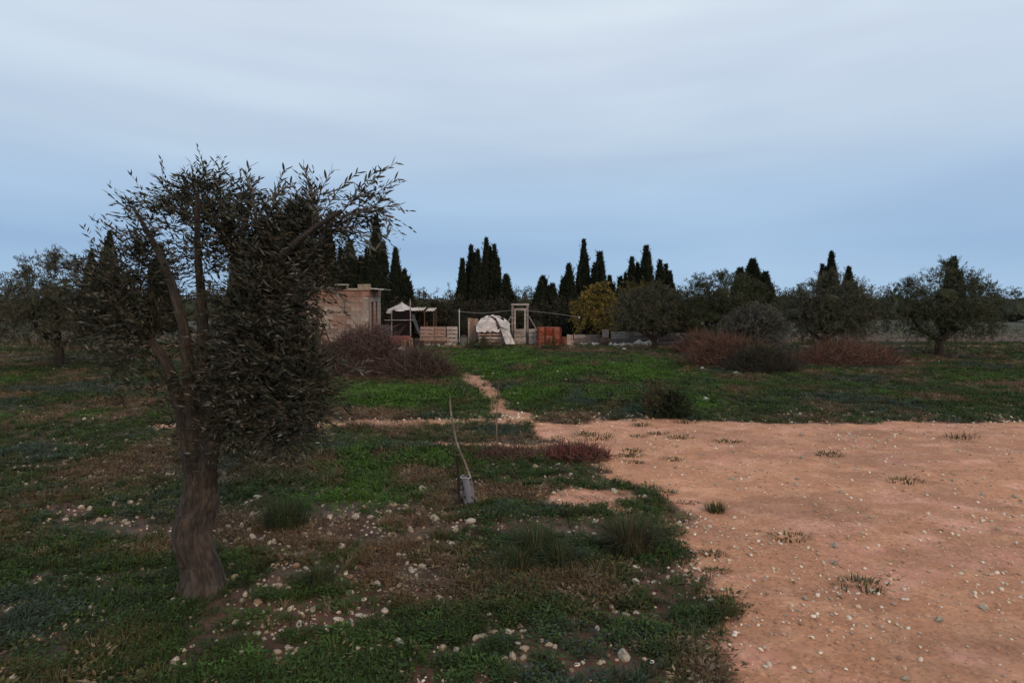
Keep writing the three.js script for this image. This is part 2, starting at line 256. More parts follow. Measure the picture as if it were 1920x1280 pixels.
{
  const R = rng(11), lists = { weed: [[], [], []], grass: [[], []], dry: [[]], sprig: [[]] };
  const bands = [[2.6, 6, 36000], [6, 10, 34000], [10, 16, 32000], [16, 23, 34000], [23, 33, 40000], [33, 52, 14000]];
  for (const [d0, d1, n] of bands) for (let i = 0; i < n; i++) {
    const d = Math.sqrt(lerp(d0 * d0, d1 * d1, R())), x = (R() * 2 - 1) * (0.82 * d + 1.4), z = -d, b = bare(x, z);
    const gap = fbm(x * 1.7 + 50, z * 1.7, 3), thin = fbm(x * 0.45 + 8, z * 0.45 + 70, 3), lu = lush(x, z);
    const fore = sstep(9.5, 7, d);
    if (d < 10 && onStone(x, z)) continue;
    let keep = 1 - sstep(0.03, 0.92, b); keep *= lerp(1, sstep(0.3 + 0.06 * thin, 0.5, gap + lu * 0.1), 0.45 + 0.35 * fore);
    if (R() > keep) continue;
    const hue = fbm(x * 0.55 + 13, z * 0.55, 3) + (R() - 0.5) * 0.22, dry = fbm(x * 0.8 + 90, z * 0.8 + 4, 3) + (R() - 0.5) * 0.2;
    let c; const mot = fbm(x * 1.9 + 33, z * 1.1, 3) - 0.5, g = lu * 0.85 + (hue - 0.5) * 1.5 + mot * 1.3 - (d < 8.5 ? 0.12 : 0);
    if (R() < 0.012) c = COL.straw; else if (g > 0.6) c = COL.bright; else if (g > 0.28) c = COL.green; else if (dry > 0.6) c = COL.brown; else if (dry > 0.49) c = COL.olive; else if (hue < 0.4) c = COL.teal; else c = R() < 0.5 ? COL.dark : COL.green;
    const tall = d > 14 ? 1.15 : d > 9 ? 0.95 : 0.72 + 0.25 * R();
    const s = tall * (0.65 + R() * 0.7) * (0.8 + 0.5 * lu);
    const kind = c === COL.brown ? (R() < 0.55 ? 'dry' : 'weed') : R() < 0.08 ? 'sprig' : R() < 0.56 ? 'weed' : 'grass', set = lists[kind];
    set[Math.floor(R() * set.length)].push([x, z, s * (kind === 'weed' ? 1.25 : 1), R() * 6.283, tint(c === COL.brown && R() < 0.3 ? COL.straw : c, R, 0.35)]);
  }
  const names = { weed: ['leafy_weeds', 'low leafy green weeds carpeting the field', 'weeds'], grass: ['short_grass', 'short green grass growing between the weeds', 'grass'], sprig: ['leafy_sprigs', 'upright leafy sprigs standing above the low weeds', 'weeds'], dry: ['dry_grass', 'dry brown stalks among the green weeds', 'dry grass'] };
  const M = new THREE.Matrix4(), q = new THREE.Quaternion(), C = new THREE.Color(); let sd = 70;
  for (const k of Object.keys(lists)) for (const items of lists[k]) {
    const im = new THREE.InstancedMesh(coverGeo(k, sd++), leafMat, items.length);
    items.forEach(([x, z, s, a, c], i) => { q.setFromEuler(new THREE.Euler((hash2(i, 3) - 0.5) * 0.4, a, (hash2(i, 9) - 0.5) * 0.4)); M.compose(V(x, height(x, z) - 0.004, z), q, V(s, s, s)); im.setMatrixAt(i, M); im.setColorAt(i, C.setRGB(...c)); });
    im.name = numbered(names[k][0]); im.castShadow = im.receiveShadow = true; tag(im, names[k][1], names[k][2]); stuff(im); scene.add(im);
  }
}
{
  const R = rng(21), items = [[], [], []];
  for (const [d0, d1, n] of [[2.6, 7, 24000], [7, 13, 22000], [13, 24, 10000]]) for (let i = 0; i < n; i++) {
    const d = Math.sqrt(lerp(d0 * d0, d1 * d1, R())), x = (R() * 2 - 1) * (0.82 * d + 1), z = -d, b = bare(x, z), e = b * (1 - b) * 4;
    let strip = 0; for (const [pts] of strips) for (let k = 0; k < pts.length - 1; k++) if (segDist(x, z, pts[k], pts[k + 1]) < 0.35) strip = 1;
    const cl = sstep(0.45, 0.7, fbm(x * 1.3 + 60, z * 1.3, 3));
    if (R() > 0.1 + 0.3 * cl + (d > 9 ? 0.12 : 0.5) * e + 0.5 * strip * b + (b > 0.9 ? 0.12 * sstep(0.4, 0.62, fbm(x * 0.8 + 12, z * 1.2, 4)) : 0)) continue;
    const s = (0.004 + 0.018 * R() ** 2.2) * (d > 12 ? 1.6 : 1), w = R();
    items[Math.floor(R() * 3)].push([x, z, s, w < 0.42 ? [0.6, 0.53, 0.42] : w < 0.64 ? [0.46, 0.33, 0.23] : w < 0.86 ? [0.3, 0.17, 0.1] : [0.36, 0.27, 0.2]]);
  }
  const M = new THREE.Matrix4(), q = new THREE.Quaternion(), C = new THREE.Color(), pm = new THREE.MeshStandardMaterial({ roughness: 0.95 });
  items.forEach((list, k) => {
    const im = new THREE.InstancedMesh(pebble(k + 2, 0), pm, list.length);
    list.forEach(([x, z, s, c], i) => { q.setFromEuler(new THREE.Euler(hash2(i, 1) * 0.6, hash2(i, 2) * 6.28, hash2(i, 5) * 0.6)); M.compose(V(x, height(x, z) + s * 0.35, z), q, V(s, s, s)); im.setMatrixAt(i, M); im.setColorAt(i, C.setRGB(...tint(c, R, 0.2))); });
    im.name = numbered('gravel'); im.castShadow = im.receiveShadow = true; tag(im, 'small loose gravel strewn over the earth and tracks', 'gravel'); stuff(im); scene.add(im);
  });
}

// ------------------------------------------------------------------ the block shed
{
  const D = 31, x0 = -11.6, x1 = -6.4, zb = -33.8, T = 0.18, HB = 2.2, top = 2.44, y0 = -0.05;
  const t = thing('block_shed', 'small flat roofed shed of bare tan concrete blocks behind the brush pile', 'shed', [0, 0, 0]);
  const tones = [[0.48, 0.38, 0.33], [0.4, 0.33, 0.28], [0.55, 0.46, 0.4], [0.52, 0.47, 0.44], [0.38, 0.28, 0.24], [0.6, 0.53, 0.48], [0.46, 0.31, 0.26]].map((c) => mat(...c, { map: blotTex, bumpMap: dentBump, bumpScale: 0.012 }));
  const mortar = mat(0.42, 0.35, 0.29, { map: blotTex }), R = rng(5);
  const geos = [0, 1, 2].map((k) => wob(new THREE.BoxGeometry(0.39, 0.192, T, 2, 1, 1), 0.004, 9, k)), half = [0, 1].map((k) => wob(new THREE.BoxGeometry(0.19, 0.192, T, 1, 1, 1), 0.004, 9, k + 4));
  const pick = (x, y) => { const n = fbm(x * 0.7 + 4, y * 1.3 + 2, 3) + (R() - 0.5) * 0.25; if (y > 1.8) return tones[R() < 0.6 ? 6 : 0]; return tones[clamp(Math.floor((n - 0.25) * 13), 0, 6)]; };
  // front wall, 13 blocks long
  for (let c = 0; c < 11; c++) {
    const y = y0 + c * 0.2 + 0.1; let x = x0;
    while (x < x1 - 0.01) { const h = (c % 2 && x === x0) || x1 - x < 0.3; const w = h ? 0.2 : 0.4; const m = part('block', h ? half[c % 2] : geos[Math.floor(R() * 3)], pick(x, y), t); m.position.set(x + w / 2, y, -D - T / 2 + (R() - 0.5) * 0.012); x = Math.round((x + w) * 100) / 100; }
  }
  part('mortar_bed', box(x1 - x0 - 0.02, HB - 0.01, T - 0.03, (x0 + x1) / 2, y0 + HB / 2, -D - T / 2), mortar, t);
  // side wall facing the yard, with a tall doorway and a slim window
  const openings = [[31.62, 32.14, -0.1, 1.98], [32.62, 33.02, 1.0, 1.98]];
  const zs = [[31.2, 31.6], [31.6, 32.0], [32.0, 32.4], [32.4, 32.8], [32.8, 33.2], [33.2, 33.6], [33.6, 33.8]];
  for (let c = 0; c < 11; c++) {
    const y = y0 + c * 0.2 + 0.1; let cuts = [[D + T, -zb]];
    for (const [a, b, lo, hi] of openings) if (y > lo && y < hi) cuts = cuts.flatMap(([p, q]) => [[p, Math.min(q, a)], [Math.max(p, b), q]].filter(([u, v]) => v - u > 0.03));
    for (const [p, q] of cuts) for (const [a, b] of zs) { const u = Math.max(p, a - (c % 2 ? 0.2 : 0)), v = Math.min(q, b - (c % 2 && b < 33.7 ? 0.2 : 0)); if (v - u < 0.04) continue; const m = part('block', wob(box(T, 0.192, v - u - 0.01), 0.004, 9, R() * 20), tones[R() < 0.5 ? 3 : 5], t); m.position.set(x1 - T / 2 - 0.003, y, -(u + v) / 2); }
  }
  part('door_frame', mergeGeometries([box(0.08, 2.0, 0.05, x1 - 0.06, 0.98, -31.645), box(0.08, 2.0, 0.05, x1 - 0.06, 0.98, -32.115), box(0.09, 0.06, 0.52, x1 - 0.055, 1.95, -31.88)]), mat(0.2, 0.09, 0.06, { map: woodTex }), t);
  const door = part('door', box(0.04, 1.9, 0.44, 0, 0, 0), mat(0.1, 0.045, 0.035, { map: woodTex }), t); door.position.set(x1 - 0.16, 0.93, -31.88);
  part('handle', box(0.05, 0.1, 0.02, 0.04, 0.05, 0.17), mat(0.3, 0.3, 0.3, { roughness: 0.4, metalness: 0.8 }), door);
  const win = part('window', mergeGeometries([box(0.06, 0.05, 0.4, x1 - 0.05, 1.025, -32.82), box(0.06, 0.05, 0.4, x1 - 0.05, 1.955, -32.82), box(0.06, 0.88, 0.04, x1 - 0.05, 1.49, -32.64), box(0.06, 0.88, 0.04, x1 - 0.05, 1.49, -33.0)]), mat(0.28, 0.13, 0.09, { map: woodTex }), t);
  part('pane', box(0.008, 0.87, 0.32, x1 - 0.07, 1.49, -32.82), mat(0.02, 0.022, 0.025, { roughness: 0.12 }), win);
  part('wall', box(x1 - x0 - 2 * T, HB, T, (x0 + x1) / 2, y0 + HB / 2, zb + T / 2), tones[0], t);
  part('wall', box(T, HB, D * 0 - zb - D - T, x0 + T / 2, y0 + HB / 2, (zb - D - T) / 2), tones[1], t);
  part('ring_beam', wob(box(x1 - x0 + 0.02, top - HB - y0 - 0.01, -zb - D + 0.02, (x0 + x1) / 2, (HB + y0 + top) / 2, (zb - D) / 2), 0.006, 3), mat(0.42, 0.24, 0.19, { map: blotTex, rep: 0.8 }), t);
  part('roof', wob(box(x1 - x0 + 0.1, 0.05, -zb - D + 0.14, (x0 + x1) / 2, top + 0.027, (zb - D) / 2), 0.01, 2), mat(0.36, 0.27, 0.22, { map: blotTex }), t);
  part('corner_pillar', wob(box(0.24, HB - 0.02, 0.05, x1 - 0.13, y0 + HB / 2, -D + 0.006), 0.008, 4), mat(0.5, 0.46, 0.42, { map: blotTex }), t);
  // loose things on the roof
  const onRoof = (px0, px1, py, h, d, m, name, label, cat, grp, tilt = 0) => {
    const a = PZ(px0, py, D + 0.25), b = PZ(px1, py, D + 0.25); const o = solo(name, wob(box(b.x - a.x, h, d), h * 0.12, 6, px0), m, label, cat, grp); o.position.set((a.x + b.x) / 2, Math.max(top + 0.055 + h / 2, a.y), -D - 0.25); o.rotation.z = tilt; return o;
  };
  const white = mat(0.72, 0.66, 0.58, { map: woodTex });
  onRoof(585, 599, 540, 0.05, 0.5, white, 'plank', 'short white plank at the far left of the shed roof', 'plank', 'loose boards on the shed roof');
  const pl = onRoof(630, 652, 541, 0.05, 0.5, white, 'plank', 'white board propped above the middle of the shed roof', 'plank', 'loose boards on the shed roof'); pl.position.y = top + 0.05 + 0.22;
  for (const px of [632, 651]) { const a = PZ(px, 541, D + 0.25); solo('brick', box(0.07, 0.195, 0.2, a.x, top + 0.05 + 0.0975, -D - 0.25), tones[4], px < 640 ? 'small brick under the left end of the raised white roof board' : 'small brick under the right end of the raised white roof board', 'brick', 'bricks on the shed roof'); }
  onRoof(613, 624, 540, 0.06, 0.3, white, 'plank', 'very short white offcut left of the raised roof board', 'plank', 'loose boards on the shed roof');
  onRoof(654, 671, 543, 0.05, 0.4, white, 'plank', 'white board lying flat beside the grey block on the shed roof', 'plank', 'loose boards on the shed roof');
  onRoof(672, 694, 538, 0.24, 0.3, mat(0.42, 0.36, 0.28, { map: blotTex }), 'concrete_block', 'tan concrete block at the right corner of the shed roof', 'block');
  { // corrugated sheet that overhangs the yard side
    const a = PZ(686, 545, D + 0.5), b = PZ(722, 549, D + 0.5), w = b.x - a.x, g = new THREE.BoxGeometry(w, 0.015, 1.9, 30, 1, 8), p = g.attributes.position;
    for (let i = 0; i < p.count; i++) p.setY(i, p.getY(i) + 0.018 * Math.sin(p.getX(i) * 60) + 0.012 * Math.sin(p.getZ(i) * 3));
    g.computeVertexNormals(); const s = solo('roof_sheet', g, mat(0.75, 0.72, 0.68, { map: clothTex, roughness: 0.6 }), 'pale corrugated sheet jutting out past the shed roof corner', 'roofing sheet'); s.position.set((a.x + b.x) / 2, top + 0.075, -D - 1.1); s.rotation.z = -0.07;
  }
  const low = thing('leaning_board', 'dull red board leaning on the shed wall below the window', 'board', [x1 + 0.16, 0, -32.85]);
  const lg = part('panel', wob(box(0.03, 0.86, 1.5, 0, 0.43, 0), 0.012, 3), mat(0.26, 0.12, 0.105, { map: blotTex }), low); lg.rotation.z = 0.12;
}
{ // post with a brace in front of the shed wall
  const D = 28.6, a = PZ(594, 583, D), t = thing('fence_post', 'dark wooden post with a slanting brace in front of the shed wall', 'post', [a.x, 0, -D]), wd = mat(0.13, 0.085, 0.065, { map: woodTex });
  part('post', wob(box(0.12, a.y + 0.1, 0.1, 0, (a.y - 0.1) / 2, 0), 0.012, 3), wd, t); part('cap', wob(box(0.3, 0.06, 0.12, -0.02, a.y + 0.03, 0), 0.008, 4), wd, t);
  part('brace', tube([V(0.05, a.y - 0.15, 0.02), V(0.22, a.y - 0.45, 0.02), V(0.62, -0.05, 0.06)], 0.03, 0.03, 6, 6), wd, t);
}

// ------------------------------------------------------------------ yard things along the fence line
const wood = { tan: mat(0.54, 0.37, 0.29, { map: woodTex }), pink: mat(0.58, 0.42, 0.38, { map: woodTex }), grey: mat(0.5, 0.46, 0.44, { map: woodTex }), pale: mat(0.7, 0.64, 0.6, { map: woodTex }), red: mat(0.4, 0.085, 0.04, { map: woodTex }), redd: mat(0.2, 0.035, 0.02, { map: woodTex }), brown: mat(0.2, 0.11, 0.08, { map: woodTex }), slate: mat(0.27, 0.235, 0.23, { map: woodTex }) };
function extent(px0, py0, px1, py1, D) { const a = PZ(px0, py0, D), b = PZ(px1, py1, D); return { x: (a.x + b.x) / 2, w: b.x - a.x, top: a.y, bot: b.y, D }; }
let pseed = 1;
function pallet(px0, py0, px1, D, n, m, label, group, { y = null, gap = 0.35, lean = 0, turn = 0, posts = 3 } = {}) {       // stood on edge: boards across, stringers behind
  const e = extent(px0, py0, px1, 640, D), yb = y ?? height(e.x, -D) - 0.02, H = e.top - yb, t = thing('pallet', label, 'pallet', [e.x, yb, -D], group), R = rng(900 + pseed++), ms = Array.isArray(m) ? m : [m];
  const bh = H / (n + (n - 1) * gap);
  for (let i = 0; i < n; i++) { const b = part('board', wob(box(e.w * (0.97 + R() * 0.03), bh * (0.92 + R() * 0.1), 0.022, 0, bh / 2 + i * bh * (1 + gap), 0.05), 0.006, 5, i + pseed), ms[Math.floor(R() * ms.length)], t); b.rotation.z = (R() - 0.5) * 0.025; }
  for (let k = 0; k < posts; k++) part('stringer', box(0.08, H * 0.99, 0.085, (k / (posts - 1) - 0.5) * (e.w - 0.1), H * 0.495, -0.006), ms[ms.length - 1], t);
  for (let i = 0; i < n; i += 2) part('board', box(e.w * 0.96, bh * 0.9, 0.02, 0, bh / 2 + i * bh * (1 + gap), -0.062), ms[ms.length - 1], t);
  t.rotation.x = -lean; t.rotation.y = turn; return t;
}
const PF = 'pallets stood on edge as a yard fence';
pallet(713, 609, 734, 33.2, 4, [wood.pale, wood.grey], 'whitish pallet between the shed and the dark tarp shelter', PF, { gap: 0.22 });
pallet(787, 632, 814, 31.2, 2, [wood.tan, wood.brown], 'low brown pallet under the left tan pallet', PF, { gap: 0.3 });
pallet(814.5, 632, 838, 31.2, 2, [wood.tan, wood.brown], 'low brown pallet under the right tan pallet', PF, { gap: 0.3 });
{ const y = PZ(800, 631.5, 31.2).y + 0.012; pallet(788, 612, 814, 31.22, 3, [wood.tan, wood.pink], 'left of the two tan pallets right of the tarp shelter', PF, { y, gap: 0.18 }); pallet(814.5, 612, 836, 31.24, 3, [wood.tan, wood.tan, wood.pink], 'right of the two tan pallets, next to the grey one', PF, { y, gap: 0.12 }); }
pallet(837.5, 612, 858, 31.5, 5, [wood.pale, wood.grey], 'grey pallet beside the thin white fence post', PF, { gap: 0.22 });
pallet(964, 616.5, 986, 31.5, 4, [wood.pale, wood.grey], 'pale pallet standing inside the tall gate frame', PF, { gap: 0.1 });
pallet(991.5, 616.5, 1006, 31.45, 4, [wood.pale, wood.pink], 'narrow pale pallet between gate frame and red crate', PF, { gap: 0.12, posts: 2 });

// rusty barrel, tarp shelter, stools
{
  const D = 31.4, e = extent(735, 590, 771, 645, D), t = thing('tarp_shelter', 'dark tarp shelter on a pole frame with a white sheet peaked on top', 'shelter', [e.x, 0, -D - 0.5]);
  const dark = new THREE.MeshPhysicalMaterial({ color: new THREE.Color().setRGB(0.012, 0.009, 0.011), roughness: 1, specularIntensity: 0.2 }), pole = mat(0.5, 0.45, 0.42, { map: woodTex }), w = e.w, H = PZ(735, 581, D).y, dp = 1.0;
  const walls = [];
  for (const [cx, cz, ww, ry] of [[0, dp / 2, w, 0], [0, -dp / 2, w, 0], [-w / 2 + 0.015, 0, dp - 0.04, Math.PI / 2], [w / 2 - 0.015, 0, dp - 0.04, Math.PI / 2]]) { const g = new THREE.BoxGeometry(ww - 0.02, H, 0.012, 16, 12, 1), p = g.attributes.position; for (let i = 0; i < p.count; i++) p.setZ(i, p.getZ(i) + 0.05 * (fbm(p.getX(i) * 5 + ry, p.getY(i) * 1.5, 3) - 0.5)); g.rotateY(ry); g.translate(cx, H / 2, cz); g.computeVertexNormals(); walls.push(part('tarp_wall', g, dark, t)); }
  { // sloping dark tarp to the right
    const a = PZ(771, 590, D), b = PZ(792, 634, D), g = new THREE.PlaneGeometry(1, 1.0, 12, 10), p = g.attributes.position, x0 = a.x - e.x, x1 = b.x - e.x;
    for (let i = 0; i < p.count; i++) { const u = p.getX(i) + 0.5, v = p.getY(i); p.setXYZ(i, lerp(x0, x1, u), lerp(a.y, 0.1, u ** 0.8) + 0.05 * (fbm(u * 5, v * 5, 3) - 0.5), v + 0.06 * (fbm(u * 4 + 7, v * 3, 2) - 0.5)); }
    g.computeVertexNormals(); part('tarp_slope', g, mat(0.05, 0.046, 0.05, { side: THREE.DoubleSide, roughness: 0.75 }), t);
  }
  { // white sheet gathered to a peak
    const N = 28, M = 10, P = [], I = []; const pk = PZ(755, 566, D).y, rim = PZ(755, 581, D).y;
    for (let j = 0; j <= M; j++) for (let i = 0; i <= N; i++) { const a = i / N * 2 * Math.PI, r = j / M, rr = 0.02 + r * (1 + 0.12 * Math.sin(a * 5) * r), fx = Math.cos(a) * rr * 0.66 - 0.06, fz = Math.sin(a) * rr * 0.56; P.push(fx, lerp(pk, rim, r ** 0.75) + 0.05 * (fbm(fx * 6 + 3, fz * 6, 3) - 0.5) * r - (j === M ? 0.06 * fbm(i * 0.7, 3, 2) + (Math.cos(a) < -0.6 ? 0.12 : 0) : 0), fz); }
    for (let j = 0; j < M; j++) for (let i = 0; i < N; i++) { const a = j * (N + 1) + i, b = a + N + 1; I.push(a, a + 1, b, b, a + 1, b + 1); }
    const g = new THREE.BufferGeometry(); g.setAttribute('position', new THREE.Float32BufferAttribute(P, 3)); g.setIndex(I); g.computeVertexNormals(); const uv = []; for (let i = 0; i < P.length; i += 3) uv.push(P[i], P[i + 2]); g.setAttribute('uv', new THREE.Float32BufferAttribute(uv, 2));
    part('white_sheet', g, mat(0.68, 0.66, 0.65, { side: THREE.DoubleSide, map: clothTex }), t);
  }
  const bar = (a, b, r = 0.022) => part('pole', tube([a, a.clone().lerp(b, 0.5), b], r, r, 3, 6), pole, t);
  const L = (px, py) => { const p = PZ(px, py, D - 0.08); return V(p.x - e.x, p.y, 0.58); };
  bar(L(734, 582).setY(-0.05), L(734, 582)); const q = L(769, 561); bar(V(q.x, -0.05, q.z), q, 0.028); const h0 = L(721, 600), h1 = L(776, 600); h0.z = h1.z = 0.63; bar(h0, h1);
}
{ // small barrel lying down, rust red
  const D = 30.4, a = PZ(731, 622, D), b = PZ(769, 637, D), L = b.x - a.x, r = 0.24, y = height(a.x, -D), t = thing('rusty_barrel', 'rust red barrel lying on its side before the tarp shelter', 'barrel', [(a.x + b.x) / 2, y + r - 0.01, -D]), m = mat(0.27, 0.105, 0.075, { map: rustTex, roughness: 0.8 });
  const prof = [[0, 0], [r - 0.03, 0], [r - 0.012, -0.015], [r, 0], [r, 0.02], [r - 0.01, 0.03], [r - 0.01, L * 0.32], [r + 0.008, L * 0.33], [r + 0.008, L * 0.35], [r - 0.01, L * 0.36], [r - 0.01, L * 0.65], [r + 0.008, L * 0.66], [r + 0.008, L * 0.68], [r - 0.01, L * 0.69], [r - 0.01, L - 0.03], [r, L - 0.02], [r, L], [r - 0.012, L + 0.015], [r - 0.03, L], [0, L]].map(([x, yy]) => new THREE.Vector2(x, yy - L / 2));
  const g = new THREE.LatheGeometry(prof, 28); g.rotateZ(Math.PI / 2); wob(g, 0.008, 4); part('drum', g, m, t); t.position.y += 0.0;
  part('bung_cap', new THREE.CylinderGeometry(0.03, 0.03, 0.02, 12).rotateZ(Math.PI / 2).translate(L / 2 + 0.012, 0.12, 0), mat(0.15, 0.08, 0.06), t);
}
function stool(px0, py0, px1, D, m, label) {
  const e = extent(px0, py0, px1, 645, D), y = height(e.x, -D) - 0.01, H = e.top - y, t = thing('wooden_stool', label, 'stool', [e.x, y, -D], 'small stools in the yard');
  part('seat', wob(box(e.w, 0.035, e.w * 0.9, 0, H - 0.017, 0), 0.004, 6), m, t);
  for (const sx of [-1, 1]) for (const sz of [-1, 1]) part('leg', box(0.035, H - 0.036, 0.035, sx * (e.w / 2 - 0.03), (H - 0.036) / 2, sz * (e.w * 0.45 - 0.03)), m, t);
  part('stretcher', box(e.w - 0.1, 0.03, 0.03, 0, H * 0.4, e.w * 0.45 - 0.03), m, t); return t;
}
stool(752, 638, 761, 28.6, mat(0.45, 0.37, 0.2, { map: woodTex }), 'small yellowish wooden stool in front of the rusty barrel');
stool(767, 634, 774, 29.3, mat(0.5, 0.4, 0.28, { map: woodTex }), 'taller narrow stool at the foot of the shelter pole');
{ const D = 29.8, e = extent(774, 633, 794, 645, D), y = height(e.x, -D), t = thing('dark_crate', 'low black crate in front of the brown pallets', 'crate', [e.x, y - 0.01, -D]), m = mat(0.035, 0.026, 0.024, { map: woodTex }), H = 0.3; 
  for (const z of [-0.2, 0.2]) for (let k = 0; k < 3; k++) part('slat', box(e.w, 0.085, 0.018, 0, 0.05 + k * 0.1, z), m, t); for (const x of [-1, 1]) for (let k = 0; k < 3; k++) part('slat', box(0.018, 0.085, 0.38, x * (e.w / 2 - 0.01), 0.05 + k * 0.1, 0), m, t); part('base', box(e.w - 0.05, 0.02, 0.37, 0, 0.02, 0), m, t); for (const x of [-1, 1]) for (const z of [-1, 1]) part('corner_post', box(0.03, H, 0.03, x * (e.w / 2 - 0.04), H / 2, z * 0.174), m, t); }
// crumpled sheet helper
function rag(name, px, py, w, d, h, m, label, cat, group, D = baseD(py), seed = px) {
  const p = PZ(px, py, D), g = new THREE.SphereGeometry(1, 22, 14), a = g.attributes.position;
  for (let i = 0; i < a.count; i++) { let x = a.getX(i), y = a.getY(i), z = a.getZ(i); const n = fbm(x * 2.2 + seed, z * 2.2 + y * 1.5, 4), k = 0.65 + 0.8 * n; a.setXYZ(i, x * w / 2 * k, Math.max(-0.1, y) * h * k * (0.6 + fbm(x * 3 + seed, z * 3, 3)), z * d / 2 * k); }
  g.computeVertexNormals(); const uv = g.attributes.uv; for (let i = 0; i < a.count; i++) uv.setXY(i, a.getX(i), a.getZ(i));
  const o = solo(name, g, m, label, cat, group); o.position.set(p.x, height(p.x, -D), -D); o.rotation.y = seed; return o;
}
const plastic = mat(0.66, 0.66, 0.66, { roughness: 0.5, map: clothTex }), cream = mat(0.6, 0.55, 0.48, { map: clothTex });
rag('plastic_sheet', 742, 650, 0.75, 0.5, 0.16, plastic, 'crumpled white plastic sheet at the right end of the brush pile', 'plastic sheet', 'white sheets by the brush pile', 27.5, 3);
rag('plastic_sheet', 706, 640, 0.7, 0.4, 0.2, plastic, 'white plastic sheet on the ground at the shed corner', 'plastic sheet', 'white sheets by the brush pile', 30.2, 9);
rag('plastic_sheet', 724, 646, 0.5, 0.3, 0.14, mat(0.4, 0.38, 0.45, { map: clothTex }), 'lilac grey sheet between the two white plastic sheets', 'plastic sheet', 'white sheets by the brush pile', 28.6, 14);
// far lean-to with white roof sheets
{
  const D = 35.5, t = thing('lean_to', 'low lean-to with white roof sheets behind the pallets', 'lean-to', [PZ(793, 580, D).x, 0, -D]), c = t.position.x;
  const m = mat(0.78, 0.74, 0.68, { map: clothTex }), top = PZ(793, 579, D).y;
  for (const [a, b, dy] of [[770, 796, 0.0], [801, 816, -0.03]]) { const p = PZ(a, 580, D), q = PZ(b, 580, D), g = new THREE.BoxGeometry(q.x - p.x, 0.02, 1.2, 24, 1, 3), A = g.attributes.position; for (let i = 0; i < A.count; i++) A.setY(i, A.getY(i) + 0.02 * Math.sin(A.getX(i) * 45)); g.rotateX(0.1); g.translate((p.x + q.x) / 2 - c, top + dy, 0); g.computeVertexNormals(); part('roof_sheet', g, m, t); }
  for (const px of [771, 798, 815]) for (const z of [-0.5, 0.5]) part('post', tube([V(PZ(px, 580, D).x - c, -0.1, z), V(PZ(px, 580, D).x - c, top / 2, z), V(PZ(px, 580, D).x - c, top - 0.05 - z * 0.1, z)], 0.035, 0.03, 3, 6), wood.brown, t);
  part('beam', box(PZ(815, 580, D).x - PZ(771, 580, D).x, 0.06, 0.05, 0, top - 0.105, 0.46), wood.brown, t);
}
// thin white fence post, wire, far post
const wireD = 32.4, barkMat = mat(0.11, 0.085, 0.07, { map: barkTex }), barkPale = mat(0.3, 0.26, 0.22, { map: barkTex });
for (const [px, py, l] of [[861, 579, 'thin white metal fence post right of the grey pallet'], [1086, 590, 'thin grey fence post under the yellow leaved tree']]) { const p = PZ(px, py, wireD), t = thing('wire_post', l, 'post', [p.x, 0, -wireD], 'posts that carry the fence wire'); part('post', tube([V(0, -0.1, 0), V(0, p.y / 2, 0), V(0, p.y, 0)], 0.02, 0.018, 3, 8), px < 900 ? mat(0.5, 0.49, 0.48, { roughness: 0.6 }) : barkMat, t); part('insulator', new THREE.CylinderGeometry(0.04, 0.04, 0.06, 10).translate(0, p.y - 0.12, 0), mat(0.5, 0.5, 0.5), t); }
{ const p = [[861, 584], [905, 587], [958, 582], [1005, 584], [1086, 594]].map(([a, b]) => PZ(a, b, wireD - 0.035)); solo('fence_wire', tube(p, 0.0055, 0.0055, 40, 5), mat(0.36, 0.38, 0.37, { roughness: 0.6 }), 'pale wire strung past the gate frame between two posts', 'wire'); }
{ const D = 30.8, p = PZ(869, 630, D), g = new THREE.LatheGeometry([[0, 0], [0.13, 0], [0.15, 0.02], [0.18, 0.34], [0.2, 0.345], [0.2, 0.365], [0.17, 0.365], [0.14, 0.03], [0, 0.03]].map(([a, b]) => new THREE.Vector2(a, b)), 24); const t = thing('bucket', 'dark grey bucket at the foot of the thin white post', 'bucket', [p.x, height(p.x, -D), -D]); part('pail', g, mat(0.11, 0.12, 0.115, { roughness: 0.6 }), t); const h = new THREE.TorusGeometry(0.185, 0.007, 6, 20, Math.PI).rotateX(0.9).translate(0, 0.34, 0); part('handle', h, mat(0.3, 0.3, 0.3, { metalness: 0.6, roughness: 0.5 }), t); }
{ const D = 32.2, e = extent(877, 594, 897, 629, D), t = thing('plywood_sheet', 'weathered tan plywood sheet standing left of the white tarp', 'board', [e.x, height(e.x, -D) - 0.02, -D]); const g = new THREE.BoxGeometry(e.w, e.top, 0.02, 6, 10, 1), p = g.attributes.position; for (let i = 0; i < p.count; i++) if (p.getY(i) > e.top * 0.45) p.setY(i, p.getY(i) - 0.05 * (p.getX(i) / e.w + 0.5) - 0.03 * fbm(p.getX(i) * 8, 2, 2)); g.translate(0, e.top / 2, 0); g.computeVertexNormals(); part('sheet', g, mat(0.4, 0.28, 0.22, { map: blotTex }), t); part('batten', box(0.07, e.top * 0.9, 0.05, -e.w / 2 + 0.05, e.top * 0.45, 0.037), wood.pale, t); part('batten', box(0.06, e.top * 0.5, 0.04, e.w * 0.25, e.top * 0.25, 0.033), wood.tan, t); }
